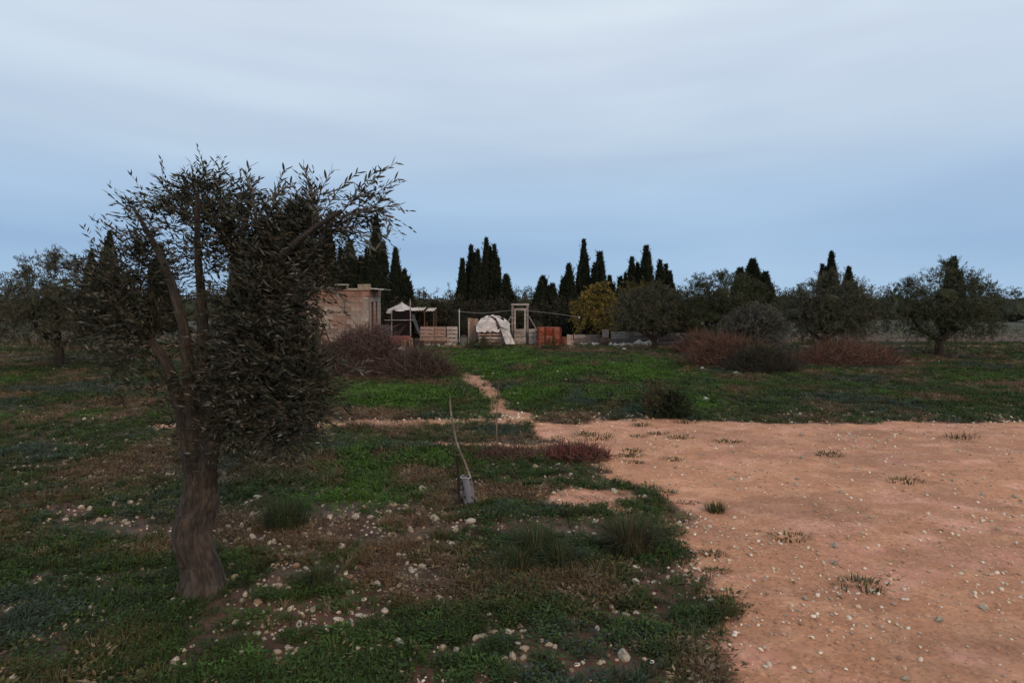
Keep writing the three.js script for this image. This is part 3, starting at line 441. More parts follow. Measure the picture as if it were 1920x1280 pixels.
// wood crate heaped with firewood under a white tarp
{
  const D = 30.9, e = extent(896, 617, 942, 645, D), yb = height(e.x, -D) - 0.02, H = e.top - yb, dp = 0.9, w = e.w;
  const t = thing('pallet_crate', 'pinkish slatted wooden crate under the white tarp', 'crate', [e.x, yb, -D - dp / 2]), R = rng(77);
  for (let k = 0; k < 5; k++) { const y = 0.07 + k * (H - 0.1) / 4.4; for (const z of [dp / 2, -dp / 2]) { const b = part('slat', wob(box(w * (0.98 + R() * 0.03), 0.095, 0.022, 0, y, z), 0.006, 5, k), k % 2 ? wood.pink : wood.pale, t); b.rotation.z = (R() - 0.5) * 0.03; } for (const x of [-1, 1]) part('slat', box(0.022, 0.095, dp - 0.05, x * (w / 2 - 0.012), y, 0), wood.pink, t); }
  for (const x of [-1, 0, 1]) for (const z of [-1, 1]) part('post', box(0.08, H, 0.06, x * (w / 2 - 0.07), H / 2, z * (dp / 2 - 0.045)), wood.tan, t);
  part('floor', box(w - 0.2, 0.03, dp - 0.14, 0, 0.05, 0), wood.tan, t);
  // firewood in the crate
  const ends = mat(0.45, 0.33, 0.24, { map: woodTex }), barkM = mat(0.13, 0.09, 0.065, { map: barkTex });
  for (let i = 0; i < 72; i++) { const row = Math.floor(i / 9), k = i % 9; if (row > 4 && (k < row - 4 || k > 12 - row)) continue; const r = 0.05 + R() * 0.025, g = new THREE.CylinderGeometry(r, r * 0.93, dp * (0.7 + R() * 0.15), 9).rotateX(Math.PI / 2); wob(g, 0.008, 7, i); const o = solo('firewood_log', g, R() < 0.6 ? barkM : ends, 'cut firewood log lying in the slatted crate', 'log', 'firewood in the slatted crate'); o.position.set(e.x + (k - 4) * 0.118 + (row % 2 ? 0.05 : 0), yb + 0.13 + row * 0.125, -D - dp / 2); }
  // tarp: a dome over the heap, open at the front, one flap trailing down to the right
  const l = PZ(893, 612, D).x, r = PZ(956, 612, D).x, apex = PZ(922, 591, D).y, low = PZ(922, 616, D).y, N = 40, M = 18, P = [], U = [], I = [], holes = (u, v) => (u > 0.46 && u < 0.82 && v > 0.6 && v < 0.97 && v < 0.6 + (u - 0.46) * 1.9) || (u > 0.34 && u < 0.52 && v > 0.58 && v < 0.68 && hash2(Math.floor(u * 40), Math.floor(v * 18)) > 0.3);
  for (let j = 0; j <= M; j++) for (let i = 0; i <= N; i++) {
    const u = i / N, v = j / M, x = lerp(l, r, u), s = Math.sin(Math.PI * (0.06 + 0.88 * u)) ** 0.62;
    const arch = lerp(low - 0.05, apex, s), ph = v * Math.PI / 2 * 1.0;                                     // v: back rim -> crest -> front rim
    const fz = v < 0.4 ? lerp(-dp - 0.1, -dp * 0.55, v / 0.4) : lerp(-dp * 0.55, 0.1, (v - 0.4) / 0.6), drop = v < 0.4 ? 1 - (1 - v / 0.4) ** 2 : 1 - ((v - 0.4) / 0.6) ** 2.4;
    const y = lerp(low - 0.08, arch, drop) + 0.2 * (fbm(u * 6, v * 5, 4) - 0.5) * (0.4 + v) + 0.03 * Math.sin(u * 34 + v * 9) * v;
    P.push(x + 0.05 * (fbm(u * 5 + 9, v * 5, 2) - 0.5), y, -D + fz + 0.2 * (fbm(u * 8 + 4, v * 7, 4) - 0.5)); U.push(x, y * 2);
  }
  for (let j = 0; j < M; j++) for (let i = 0; i < N; i++) { if (holes((i + 0.5) / N, (j + 0.5) / M)) continue; const a = j * (N + 1) + i, b = a + N + 1; I.push(a, b, a + 1, b, b + 1, a + 1); }
  const g = new THREE.BufferGeometry(); g.setAttribute('position', new THREE.Float32BufferAttribute(P, 3)); g.setAttribute('uv', new THREE.Float32BufferAttribute(U, 2)); g.setIndex(I); g.computeVertexNormals();
  const tm = mat(0.76, 0.72, 0.7, { map: clothTex, side: THREE.DoubleSide, roughness: 0.6 });
  const tp = thing('tarp', 'torn white tarp domed over the firewood crate and trailing to the right', 'tarp'); part('cover', g, tm, tp);
  const flap = (q, name) => { const [a, b, c, d] = q.map(([px, py, dd]) => PZ(px, py, dd)), n = 14, PP = [], UU = [], II = []; for (let j = 0; j <= n; j++) for (let i = 0; i <= n; i++) { const u = i / n, v = j / n, p = a.clone().lerp(b, u).lerp(d.clone().lerp(c, u), v); p.z += 0.12 * (fbm(u * 5 + q[0][0], v * 4, 3) - 0.5); p.y = Math.max(0.01 + height(p.x, p.z), p.y + 0.03 * (fbm(u * 7, v * 7 + 3, 2) - 0.5)); PP.push(p.x, p.y, p.z); UU.push(p.x, p.y); } for (let j = 0; j < n; j++) for (let i = 0; i < n; i++) { const k = j * (n + 1) + i; II.push(k, k + n + 1, k + 1, k + n + 1, k + n + 2, k + 1); } const gg = new THREE.BufferGeometry(); gg.setAttribute('position', new THREE.Float32BufferAttribute(PP, 3)); gg.setAttribute('uv', new THREE.Float32BufferAttribute(UU, 2)); gg.setIndex(II); gg.computeVertexNormals(); part(name, gg, tm, tp); };
  flap([[928, 592, 31.2], [956, 607, 30.9], [951, 617, 30.6], [938, 612, 30.65]], 'flap'); flap([[938, 613, 30.75], [952, 613, 30.7], [966, 645, 30.2], [948, 645, 30.3]], 'flap');
}
// gate frame
{
  const D = 31.8, e = extent(959, 570, 991, 640, D), t = thing('gate_frame', 'tall empty wooden gate frame with two crossbars and side braces', 'gate frame', [e.x, 0, -D]), m = wood.pale, m2 = mat(0.4, 0.35, 0.35, { map: woodTex });
  const hx = e.w / 2, top = e.top, y2 = PZ(960, 579, D).y;
  for (const s of [-1, 1]) { part('outer_post', wob(box(0.09, top, 0.08, s * (hx - 0.045), top / 2 - 0.05, 0), 0.008, 2, s), m2, t); part('inner_post', wob(box(0.07, y2, 0.06, s * (hx - 0.16), y2 / 2 - 0.05, 0.012), 0.006, 2, s + 3), m, t); part('brace', tube([V(s * (hx + 0.015), PZ(960, 593, D).y, 0), V(s * (hx + 0.16), PZ(960, 603, D).y, 0.02), V(s * (hx + 0.42), PZ(960, s > 0 ? 622 : 617, D).y, 0.05)], 0.03, 0.028, 5, 6), m2, t); part('brace_stake', box(0.06, PZ(960, s > 0 ? 620 : 615, D).y + 0.05, 0.06, s * (hx + 0.42), PZ(960, 620, D).y / 2 - 0.03, 0.12), m2, t); }
  part('crossbar', box(e.w + 0.04, 0.07, 0.07, 0, top - 0.01, 0), m, t); part('crossbar', box(e.w - 0.2, 0.07, 0.05, 0, y2 - 0.01, 0.062), m, t);
}
// red crate of boards: three bays between dark posts
{
  const D = 30.6, e = extent(1007, 614, 1053, 646, D), y = height(e.x, -D) - 0.03, H = e.top - y, dp = 0.8, t = thing('red_crate', 'large weathered red wooden crate with three boarded bays', 'crate', [e.x, y, -D - dp / 2]), R = rng(31), reds = [wood.red, mat(0.42, 0.13, 0.08, { map: blotTex }), mat(0.36, 0.1, 0.05, { map: rustTex }), mat(0.46, 0.17, 0.12, { map: woodTex })];
  for (const [f, k] of [[-0.5, 0], [-0.18, 1], [0.18, 2], [0.5, 3]]) part('post', box(0.075, H * (k % 2 ? 1.03 : 0.98), 0.06, f * (e.w - 0.08), H / 2, dp / 2 + 0.01), wood.redd, t);
  for (const [a, b] of [[-0.5, -0.18], [-0.18, 0.18], [0.18, 0.5]]) for (let k = 0; k < 5; k++) { const w = (b - a) * (e.w - 0.08) - 0.08, bd = part('board', wob(box(w, H / 5 - 0.014, 0.03, (a + b) / 2 * (e.w - 0.08), H / 5 * (k + 0.5), dp / 2 + (R() - 0.5) * 0.01), 0.006, 5, k + a * 9), reds[Math.floor(R() * 4)], t); bd.rotation.z = (R() - 0.5) * 0.015; }
  for (const s of [-1, 1]) for (let k = 0; k < 5; k++) part('board', box(0.03, H / 5 - 0.014, dp - 0.08, s * (e.w / 2 - 0.05), H / 5 * (k + 0.5), -0.02), reds[k % 4], t);
  for (let k = 0; k < 5; k++) part('board', box(e.w - 0.14, H / 5 - 0.014, 0.03, 0, H / 5 * (k + 0.5), -dp / 2), reds[(k + 1) % 4], t);
  for (let k = 0; k < 4; k++) part('lid_board', box(e.w - 0.06, 0.025, dp / 4 - 0.015, 0, H - 0.03, -dp / 2 + dp / 4 * (k + 0.5)), reds[k], t);
}
{ const D = 31, e = extent(1054, 628, 1062, 645, D), t = thing('brick_stack', 'short stack of dull red bricks right of the red crate', 'bricks', [e.x, height(e.x, -D), -D]); const bm = mat(0.3, 0.1, 0.06, { map: blotTex }); for (let k = 0; k < 5; k++) part('brick', wob(box(0.2 - (k % 2) * 0.02, 0.076, 0.24, (k % 2) * 0.012, 0.038 + k * 0.079, 0), 0.004, 8, k), bm, t); }
{ const D = 30.9, e = extent(1063, 627, 1075, 645, D), y = height(e.x, -D) - 0.01, H = e.top - y, t = thing('pink_panel', 'small pinkish boarded panel beside the brick stack', 'panel', [e.x, y, -D]); for (let k = 0; k < 3; k++) part('board', wob(box(e.w / 3 - 0.008, H - 0.02 * (k % 2), 0.03, (k - 1) * e.w / 3, H / 2, 0), 0.005, 6, k), k === 2 ? wood.pink : wood.pale, t); part('batten', box(e.w, 0.05, 0.03, 0, H * 0.3, -0.031), wood.brown, t); part('batten', box(e.w, 0.05, 0.03, 0, H * 0.75, -0.031), wood.brown, t); }
// low wall of grey sleepers
function sleepers(px0, px1, py, D, n, label, seed) {
  const e = extent(px0, py, px1, 645, D), y = height(e.x, -D) - 0.03, H = e.top - y, t = thing('sleeper_wall', label, 'low wall', [e.x, y, -D], 'low walls of grey timber at the back of the field'), R = rng(seed), ms = [wood.slate, wood.slate, wood.grey, mat(0.26, 0.21, 0.2, { map: woodTex })];
  for (let k = 0; k < n; k++) { const cut = 0.35 + R() * 0.3, h = H / n - 0.015; for (const [a, b] of [[0, cut], [cut, 1]]) { const w = (b - a) * e.w - 0.02, m = part('beam', wob(box(w, h, 0.14, 0, 0, 0), 0.012, 3, R() * 30), ms[Math.floor(R() * 4)], t); m.position.set(((a + b) / 2 - 0.5) * e.w, H / n * (k + 0.5), (R() - 0.5) * 0.05); m.rotation.z = (R() - 0.5) * 0.02; } }
}
sleepers(1076, 1126, 627, 31.6, 3, 'short low wall of grey timber right of the red crate', 3);
sleepers(1146, 1232, 622, 31.4, 4, 'longer low wall of grey timber behind the forked olive tree', 8);
sleepers(1234, 1300, 624, 31.9, 4, 'low wall of grey timber half hidden by dry brush on the right', 12);
{ const D = 31.2, t = thing('clay_pot', 'round brown clay pot with a white board stuck in it', 'pot', [PZ(1134, 630, D).x, height(PZ(1134, 630, D).x, -D), -D]); const g = new THREE.LatheGeometry([[0, 0], [0.13, 0], [0.19, 0.12], [0.2, 0.24], [0.16, 0.34], [0.17, 0.37], [0.15, 0.37], [0.14, 0.33], [0.17, 0.24], [0.16, 0.12], [0, 0.04]].map(([a, b]) => new THREE.Vector2(a, b)), 22); part('pot', g, mat(0.19, 0.115, 0.075, { map: blotTex }), t); }
{ const D = 31.35, a = PZ(1129, 616, D), t = thing('white_board', 'white board with a slanting dark bar above the clay pot', 'board', [PZ(1136, 620, D).x, height(a.x, -D), -D - 0.1]); const H = a.y; part('board', wob(box(0.3, H * 0.98, 0.025, 0, H * 0.49, 0), 0.006, 4), mat(0.62, 0.5, 0.45, { map: woodTex }), t); const b = part('bar', box(0.05, 0.42, 0.03, 0.02, H - 0.2, 0.03), wood.brown, t); b.rotation.z = 0.6; }
// white rubble along the low walls
{
  const R = rng(41), m = [mat(0.62, 0.6, 0.55, { map: blotTex }), mat(0.52, 0.47, 0.4, { map: blotTex }), mat(0.66, 0.66, 0.63, { map: blotTex })], gs = [1, 2, 3, 4].map((k) => pebble(k * 5 + 1, 1, 0.7));
  const put = (px0, px1, py, n, r, label, grp) => { for (let i = 0; i < n; i++) { const D = baseD(py) + (R() - 0.5) * 0.6, p = PZ(lerp(px0, px1, (i + R()) / n), py, D), s = r * (0.6 + R() * 0.7), o = solo('rubble_stone', gs[i % 4], m[Math.floor(R() * 3)], label, 'stone', grp); o.position.set(p.x, height(p.x, -D) + s * 0.35, -D); o.scale.set(s * 1.3, s, s); o.rotation.set(R() * 0.5, R() * 6, R() * 0.5); } };
  put(1077, 1103, 645, 13, 0.13, 'chunk of white rubble heaped beside the pink panel', 'white rubble beside the pink panel');
  put(1111, 1125, 646, 6, 0.1, 'chunk of white rubble left of the clay pot', 'white rubble left of the clay pot');
  put(1141, 1185, 648, 13, 0.11, 'cream rubble stone along the longer timber wall', 'cream rubble along the longer timber wall');
  put(1188, 1224, 647, 16, 0.15, 'white rubble chunk at the foot of the forked olive', 'white rubble by the forked olive');
  put(790, 856, 648, 16, 0.06, 'small pale rubble stone below the pallets', 'pale rubble below the pallets');
  put(1284, 1300, 652, 5, 0.14, 'pale rubble chunk at the edge of the dry brush', 'pale rubble by the dry brush');
}

// ------------------------------------------------------------------ trees
function cypressGeo(H, W, seed, col, rag = 1) {
  const R = rng(seed), L = new Leaves(), spires = [[0, 0, 1, 0.95, 1.3 - 0.35 * R()]], ns = 3 + Math.round(2 * rag);
  for (let k = 0; k < ns; k++) { const a = R() * 6.2832, o = W * (0.16 + 0.2 * R()); spires.push([Math.cos(a) * o, Math.sin(a) * o, 0.5 + 0.42 * R(), 0.5 + 0.24 * R(), 0.9 + 0.4 * R()]); }
  spires.forEach(([ox, oz, hk, wk, ex], si) => {
    const h = H * hk, w = W * wk, sd = seed + si * 13;
    const prof = (t) => (t < 0.12 ? 0.72 + 0.28 * t / 0.12 : t < 0.3 ? 1 : Math.max(0.015, 1 - ((t - 0.3) / 0.7) ** ex)) * w / 2;
    const lump = (a, t) => 0.66 + 0.6 * fbm(Math.cos(a) * 1.6 + sd, t * h * 1.3 + Math.sin(a) * 1.6, 3) + 0.3 * (fbm(Math.cos(a) * 5 + sd, t * h * 4 + Math.sin(a) * 5, 2) - 0.5);
    { const N = 12, M = 22, P = [], I = []; for (let j = 0; j <= M; j++) for (let i = 0; i < N; i++) { const t = j / M, a = i / N * 6.2832, r = prof(t) * lump(a, t) * 0.72; P.push(ox + Math.cos(a) * r, 0.12 + t * (h * 0.92), oz + Math.sin(a) * r); } for (let j = 0; j < M; j++) for (let i = 0; i < N; i++) { const a = j * N + i, b = j * N + (i + 1) % N; I.push(a, a + N, b, b, a + N, b + N); } const g = new THREE.BufferGeometry(); g.setAttribute('position', new THREE.Float32BufferAttribute(P, 3)); g.setIndex(I); L.mesh(g, col); }
    const n = Math.round((si ? 420 : 800) * h * (0.5 + W * 0.5));
    for (let i = 0; i < n; i++) {
      const t = R() ** 0.85, a = R() * 6.2832, out = R(), r = prof(t) * lump(a, t) * (0.66 + 0.42 * out), p = V(ox + Math.cos(a) * r, 0.08 + t * h * 0.95, oz + Math.sin(a) * r);
      const fl = 0.2 + 0.55 * R() * rag, dir = V(Math.cos(a) * fl, 1, Math.sin(a) * fl).add(rdir(R).multiplyScalar(0.4)).normalize();
      L.leaf(p, dir, rdir(R), 0.1 + 0.17 * R() * (0.5 + 0.5 * rag), 0.04 + 0.035 * R(), tint(col, R, 0.35), 0.1);
    }
    for (let k = 0; k < (si ? 8 : 18) * rag; k++) {               // stray shoots that break the outline
      const t = 0.3 + 0.68 * R() ** 0.7, a = R() * 6.2832, r = prof(t) * lump(a, t), p = V(ox + Math.cos(a) * r * 0.85, t * h * 0.95, oz + Math.sin(a) * r * 0.85), d = V(Math.cos(a) * 0.5, 1, Math.sin(a) * 0.5).normalize(), ln = 0.012 + 0.022 * R();
      for (let q = 0; q < 16; q++) L.leaf(p.clone().addScaledVector(d, q * ln), d.clone().add(rdir(R).multiplyScalar(0.55)).normalize(), rdir(R), 0.11, 0.035, tint(col, R, 0.35));
    }
    for (let q = 0; q < 34; q++) L.leaf(V(ox, h * (0.9 + 0.09 * q / 34), oz).add(rdir(R).multiplyScalar(0.05 * (1 - q / 40))), V(0, 1, 0).add(rdir(R).multiplyScalar(0.5)).normalize(), rdir(R), 0.1, 0.03, tint(col, R, 0.3));
  });
  return L.geo();
}
const cypCol = [0.02, 0.027, 0.017], cypGroup = 'cypresses behind the yard';
function cypress(px, py, wpx, D, label, rag = 1, group = cypGroup, col = cypCol, lean = 0) {
  const p = PZ(px, py, D), W = wpx * D / F, y = height(p.x, -D), H = p.y - y, t = thing('cypress_tree', label, 'cypress', [p.x, y, -D], group);
  part('trunk', tube([V(0, -0.1, 0), V(0.02, H * 0.3, 0), V(0, H * 0.8, 0)], 0.09 + H * 0.008, 0.03, 5, 7, 0.1), barkMat, t);
  part('crown', cypressGeo(H, W, Math.round(px * 7 + py), col, rag), leafMat, t); t.rotation.z = lean; return t;
}
cypress(705, 398, 48, 38, 'tallest cypress of the clump right behind the shed');
cypress(741, 464, 46, 37.5, 'cypress with a blunt top at the right edge of the shed clump');
cypress(688, 462, 34, 39, 'slender cypress just left of the tallest one behind the shed');
cypress(655, 448, 62, 39.5, 'broad cypress above the middle of the shed roof', 1.4);
cypress(616, 410, 48, 40, 'cypress half hidden by the near olive above the shed');
cypress(580, 430, 54, 40, 'cypress wholly behind the near olive crown, left of the shed clump');
cypress(763, 520, 30, 37, 'short ragged cypress right of the shed clump', 1.9);
cypress(867, 484, 30, 40, 'leftmost slim cypress of the clump behind the white tarp');
cypress(883, 457, 34, 40.4, 'second cypress from the left in the clump behind the white tarp');
cypress(896, 466, 32, 39.6, 'third cypress from the left in the clump behind the white tarp');
cypress(912, 443, 38, 40.2, 'tallest cypress of the clump behind the white tarp');
cypress(927, 456, 26, 39.8, 'slim rightmost cypress of the clump behind the white tarp');
cypress(949, 517, 44, 38.6, 'short ragged cypress left of the gate frame', 1.8);
cypress(1018, 519, 60, 38.2, 'cone shaped cypress right of the gate frame', 1.3);
cypress(1067, 494, 42, 39, 'broad cypress left of the spire behind the yellow tree');
cypress(1095, 446, 36, 39.6, 'tall spire cypress behind the yellow leaved tree', 0.8);
cypress(1125, 471, 38, 39.2, 'ragged topped cypress right of the spire', 1.7);
cypress(1143, 518, 24, 40, 'low cypress in the gap right of the ragged one', 1.3);
cypress(1163, 520, 22, 41, 'thin low cypress at the left foot of the right hand clump', 1.3);
cypress(1185, 481, 34, 40.5, 'slim cypress at the left of the clump behind the forked olive');
cypress(1196, 492, 18, 41, 'thin short spire beside the tallest of the right hand clump');
cypress(1212, 459, 42, 40, 'tallest ragged cypress behind the forked olive', 1.5);
cypress(1238, 487, 30, 40.3, 'cypress right of the tallest one behind the forked olive', 1.2);
cypress(1249, 495, 24, 40.8, 'second cypress from the right behind the forked olive');
cypress(1258, 514, 22, 40, 'small rightmost cypress behind the forked olive');
cypress(1412, 486, 90, 43, 'broad dark conifer rising behind the big right hand olive', 2);
for (const [px, py, w, D, l] of [[500, 415, 52, 41, 'cypress behind the near olive trunk'], [448, 440, 48, 40, 'cypress left of the near olive crown'], [300, 455, 50, 40, 'lone cypress between the two left hand olives'], [205, 430, 44, 41, 'tall cypress of the far left pair'], [170, 470, 44, 40, 'shorter cypress of the far left pair'], [1560, 470, 44, 42, 'tall cypress of the far right pair'], [1592, 500, 40, 41, 'shorter cypress of the far right pair'], [1790, 480, 48, 42, 'lone cypress near the right edge']]) cypress(px, py, w, D, l, 1.2);

// loose round crowns: olives, the yellow tree, hedge shrubs
function crownGeo(clumps, n, seed, cols, leafL, leafW, hang = 0, core = 0.5) {    // clumps: [x, y, z, rx, ry, rz]
  const R = rng(seed), L = new Leaves(), vol = clumps.map((c) => c[3] * c[4] * c[5]), tot = vol.reduce((a, b) => a + b, 0);
  clumps.forEach((c, ci) => {
    const m = Math.round(n * vol[ci] / tot), nt = Math.max(6, Math.round(m / 26));
    for (let k = 0; k < nt; k++) {                                      // a shoot with leaves along it
      const d = rdir(R, 0.15), rr = (0.45 + 0.62 * R() ** 0.6) * (0.8 + 0.45 * fbm(d.x * 2 + seed + ci, d.y * 2 + d.z * 2, 2)), p = V(c[0] + d.x * c[3] * rr, c[1] + d.y * c[4] * rr, c[2] + d.z * c[5] * rr);
      const sd = d.clone().add(rdir(R, 0.3 - hang).multiplyScalar(0.9)).normalize(), sl = leafL * (2.5 + R() * 3), col = cols[Math.floor(R() * cols.length)];
      for (let q = 0; q < 26; q++) { const f = R(), b = p.clone().addScaledVector(sd, sl * f).add(V(0, -hang * sl * f * f, 0)); L.leaf(b.add(rdir(R).multiplyScalar(leafL * 0.5)), sd.clone().add(rdir(R).multiplyScalar(0.9)).normalize(), rdir(R), leafL * (0.7 + R() * 0.6), leafW * (0.7 + R() * 0.6), tint(col, R, 0.35)); }
    }
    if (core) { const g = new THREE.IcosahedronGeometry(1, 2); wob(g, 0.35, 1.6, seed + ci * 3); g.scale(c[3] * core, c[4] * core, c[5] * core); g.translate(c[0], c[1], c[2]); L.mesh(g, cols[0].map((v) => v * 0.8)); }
  });
  return L.geo();
}
const oliveCols = [[0.055, 0.058, 0.036], [0.07, 0.07, 0.047], [0.09, 0.088, 0.064], [0.046, 0.05, 0.03]];
function roundTree(name, label, cat, px, pyBase, D, clumpsPx, n, seed, cols, opt = {}) {   // clumpsPx: [px, py, rx px, ry px, depth offset m]
  const b = PZ(px, pyBase, D), y = height(b.x, -D), t = thing(name, label, cat, [b.x, y, -D], opt.group), s = D / F;
  const cl = clumpsPx.map(([a, c, rx, ry, dz = 0]) => { const p = PZ(a, c, D); return [p.x - b.x, p.y - y, dz, rx * s, ry * s, (rx + ry) / 2 * s * 1.05]; });
  const R = rng(seed + 5), fork = opt.fork || 0.5, r0 = opt.r || 0.11;
  if (opt.trunk !== false) {
    const f = V((R() - 0.5) * 0.08, fork, 0); part('trunk', tube([V(0, -0.12, 0), V(0.02, fork * 0.5, 0.01), f], r0 * 1.2, r0 * 0.85, 6, 9, 0.18, seed), opt.bark || barkMat, t);
    cl.forEach((c, i) => { const e = V(c[0], c[1], c[2]); part('branch', tube([f.clone().add(V(0, -0.05, 0)), f.clone().lerp(e, 0.5).add(V((e.x - f.x) * 0.15, -0.05, 0)), e], r0 * 0.6, r0 * 0.2, 7, 7, 0.15, seed + i), opt.bark || barkMat, t); });
  }
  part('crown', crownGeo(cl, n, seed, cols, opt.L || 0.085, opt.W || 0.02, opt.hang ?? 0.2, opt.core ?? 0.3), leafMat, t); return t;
}
const og = 'olive trees at the edge of the field';
roundTree('olive_tree', 'grey green olive with a forked trunk before the timber wall', 'olive tree', 1226, 655, 29.6, [[1190, 585, 36, 34], [1228, 575, 42, 36, 0.3], [1266, 590, 34, 36, -0.2], [1222, 594, 52, 26, 0.4], [1180, 598, 26, 22, 0.3], [1272, 602, 26, 20, 0.2]], 44000, 71, oliveCols, { fork: 0.42, r: 0.12, group: og });
roundTree('olive_tree', 'large dark olive at the right behind the dry brush', 'olive tree', 1338, 660, 29, [[1310, 560, 36, 32], [1350, 550, 46, 34, 0.3], [1392, 560, 40, 38, -0.3], [1330, 596, 50, 34, 0.4], [1385, 598, 46, 30, 0.3], [1420, 585, 36, 40]], 50000, 72, oliveCols.map((c) => [c[0] * 0.75, c[1] * 0.85, c[2] * 0.7]), { fork: 0.6, r: 0.15, group: og });
roundTree('olive_tree', 'small silvery olive low at the right in front of the large one', 'olive tree', 1402, 682, 22.5, [[1384, 616, 26, 20], [1412, 606, 34, 24, 0.1], [1440, 618, 28, 24]], 20000, 73, oliveCols.map((c) => [c[0] * 1.25, c[1] * 1.22, c[2] * 1.5]), { fork: 0.5, r: 0.07, group: og });
roundTree('olive_tree', 'second olive to the right of the dry brush', 'olive tree', 1545, 668, 25.5, [[1500, 590, 48, 40], [1550, 565, 60, 44, 0.3], [1600, 590, 46, 42, -0.2], [1548, 610, 60, 34, 0.5]], 40000, 74, oliveCols, { fork: 0.6, r: 0.14, group: og });
roundTree('olive_tree', 'rightmost olive beyond the bare clearing', 'olive tree', 1760, 668, 25.5, [[1700, 580, 52, 44], [1765, 555, 64, 48, 0.3], [1830, 580, 56, 46, -0.2], [1765, 606, 66, 36, 0.5]], 44000, 75, oliveCols.map((c) => [c[0] * 0.85, c[1] * 0.92, c[2] * 0.8]), { fork: 0.6, r: 0.15, group: og });
roundTree('olive_tree', 'left olive across the grass beyond the near one', 'olive tree', 110, 690, 21.5, [[50, 580, 60, 52], [115, 550, 74, 58, 0.3], [180, 585, 56, 50, -0.2], [110, 615, 76, 40, 0.5]], 44000, 76, oliveCols, { fork: 0.6, r: 0.15, group: og });
const yel = [[0.17, 0.13, 0.03], [0.13, 0.105, 0.03], [0.21, 0.15, 0.04], [0.09, 0.08, 0.028]];
roundTree('autumn_tree', 'thin trunked tree with yellowing leaves between the cypresses and olive', 'autumn tree', 1148, 645, 33.5, [[1105, 575, 26, 24], [1122, 556, 24, 20, 0.2], [1098, 594, 20, 18, 0.3], [1135, 585, 18, 26], [1130, 608, 14, 12, 0.2]], 7500, 81, yel, { fork: 1.5, r: 0.06, bark: barkPale, L: 0.1, W: 0.055, hang: 0.4, core: 0 });
roundTree('autumn_tree', 'olive yellow bush showing above the forked olive crown', 'autumn tree', 1196, 642, 35, [[1190, 553, 26, 20], [1175, 570, 24, 22, 0.2]], 4500, 82, yel.map((c) => [c[0] * 0.5, c[1] * 0.58, c[2] * 0.8]), { fork: 1.3, r: 0.06, L: 0.1, W: 0.045, core: 0.3 });
// dark shrubs under the cypresses, grey hedge far behind
const darkCols = [[0.024, 0.028, 0.018], [0.034, 0.034, 0.022], [0.045, 0.038, 0.028]], hedgeCols = [[0.05, 0.062, 0.04], [0.07, 0.076, 0.056], [0.085, 0.085, 0.07]];
{
  const R = rng(55), ORD = ['first', 'second', 'third', 'fourth', 'fifth', 'sixth', 'seventh', 'eighth', 'ninth', 'tenth', 'eleventh', 'twelfth', 'thirteenth', 'fourteenth', 'fifteenth', 'sixteenth'], seen = {}, nth = (k) => ORD[seen[k] = (seen[k] ?? -1) + 1]; let i = 0; const where = [['between the shed and the tarp shelter', 740], ['behind the pallets', 870], ['behind the tarp', 950], ['behind the gate frame', 1010], ['behind the red crate', 1075], ['behind the short timber wall', 1140], ['behind the longer timber wall', 1240], ['behind the right hand olives', 1920]];
  for (let px = 700; px < 1310; px += 27) { const D = 36 + R() * 1.8, top = 572 + R() * 16, wn = where.find((w) => px < w[1])[0]; i++; roundTree('dark_shrub', `dark evergreen shrub, ${nth('s' + wn)} from the left ${wn}`, 'shrub', px, 640, D, [[px - 8, top + 30, 17, 30], [px + 10, top + 36, 17, 28, 0.2]], 2600, 300 + i, darkCols, { trunk: false, L: 0.13, W: 0.05, core: 0.8, hang: 0, group: `dark shrubs ${wn}` }); }
  const far = [['behind the near olive', 700], ['in the gap right of the shed clump', 862], ['behind the clump over the tarp', 945], ['in the gap above the gate frame', 1060], ['behind the right hand cypresses', 1290], ['behind the right hand olives', 2100]];
  for (let px = -160; px < 2100; px += 62 + R() * 26) { const D = 58 + R() * 10, top = (px > 770 && px < 860 ? 551 : 553) + (R() - 0.5) * 9, wn = far.find((w) => px < w[1])[0]; i++; roundTree('hedge_bush', `far hedge bush, ${nth('h' + wn)} from the left ${wn}`, 'bush', px, 605, D, [[px - 18, top + 28, 30, 28], [px + 20, top + 30, 30, 28, 0.3], [px, top + 22, 26, 22, -0.4]], 3400, 500 + i, hedgeCols, { trunk: false, L: 0.22, W: 0.07, core: 0.82, hang: 0, group: `far hedge ${wn}` }); }
}
for (const [px, py, D, n, l] of [[982, 537, 48, 14, 'thin leafy young tree in the gap above the gate frame'], [966, 549, 47, 9, 'wispy twiggy tree left of the gate gap'], [846, 548, 52, 12, 'twiggy bush at the left foot of the clump over the tarp']]) {
  const b = PZ(px, 612, D), H = PZ(px, py, D).y, t = thing('young_tree', l, 'young tree', [b.x, 0, -D]), R = rng(px), L = new Leaves(); part('trunk', tube([V(0, -0.1, 0), V(0.05, H * 0.5, 0), V(0, H * 0.95, 0)], 0.05, 0.015, 6, 6), barkMat, t);
  for (let k = 0; k < n; k++) { const y = H * (0.55 + 0.42 * R()), a = R() * 6.28, l2 = 0.35 + R() * 0.4; part('twig', tube([V(0.02, y - 0.3, 0), V(Math.cos(a) * l2 * 0.5, y - 0.1, Math.sin(a) * l2 * 0.5), V(Math.cos(a) * l2, y, Math.sin(a) * l2)], 0.015, 0.006, 3, 4), barkMat, t); for (let q = 0; q < 26; q++) L.leaf(V(Math.cos(a) * l2 * (0.4 + R() * 0.7), y - 0.1 + R() * 0.2, Math.sin(a) * l2 * (0.4 + R() * 0.7)).add(rdir(R).multiplyScalar(0.14)), rdir(R), rdir(R), 0.13, 0.06, tint([0.05, 0.055, 0.035], R)); }
  part('crown', L.geo(), leafMat, t);
}

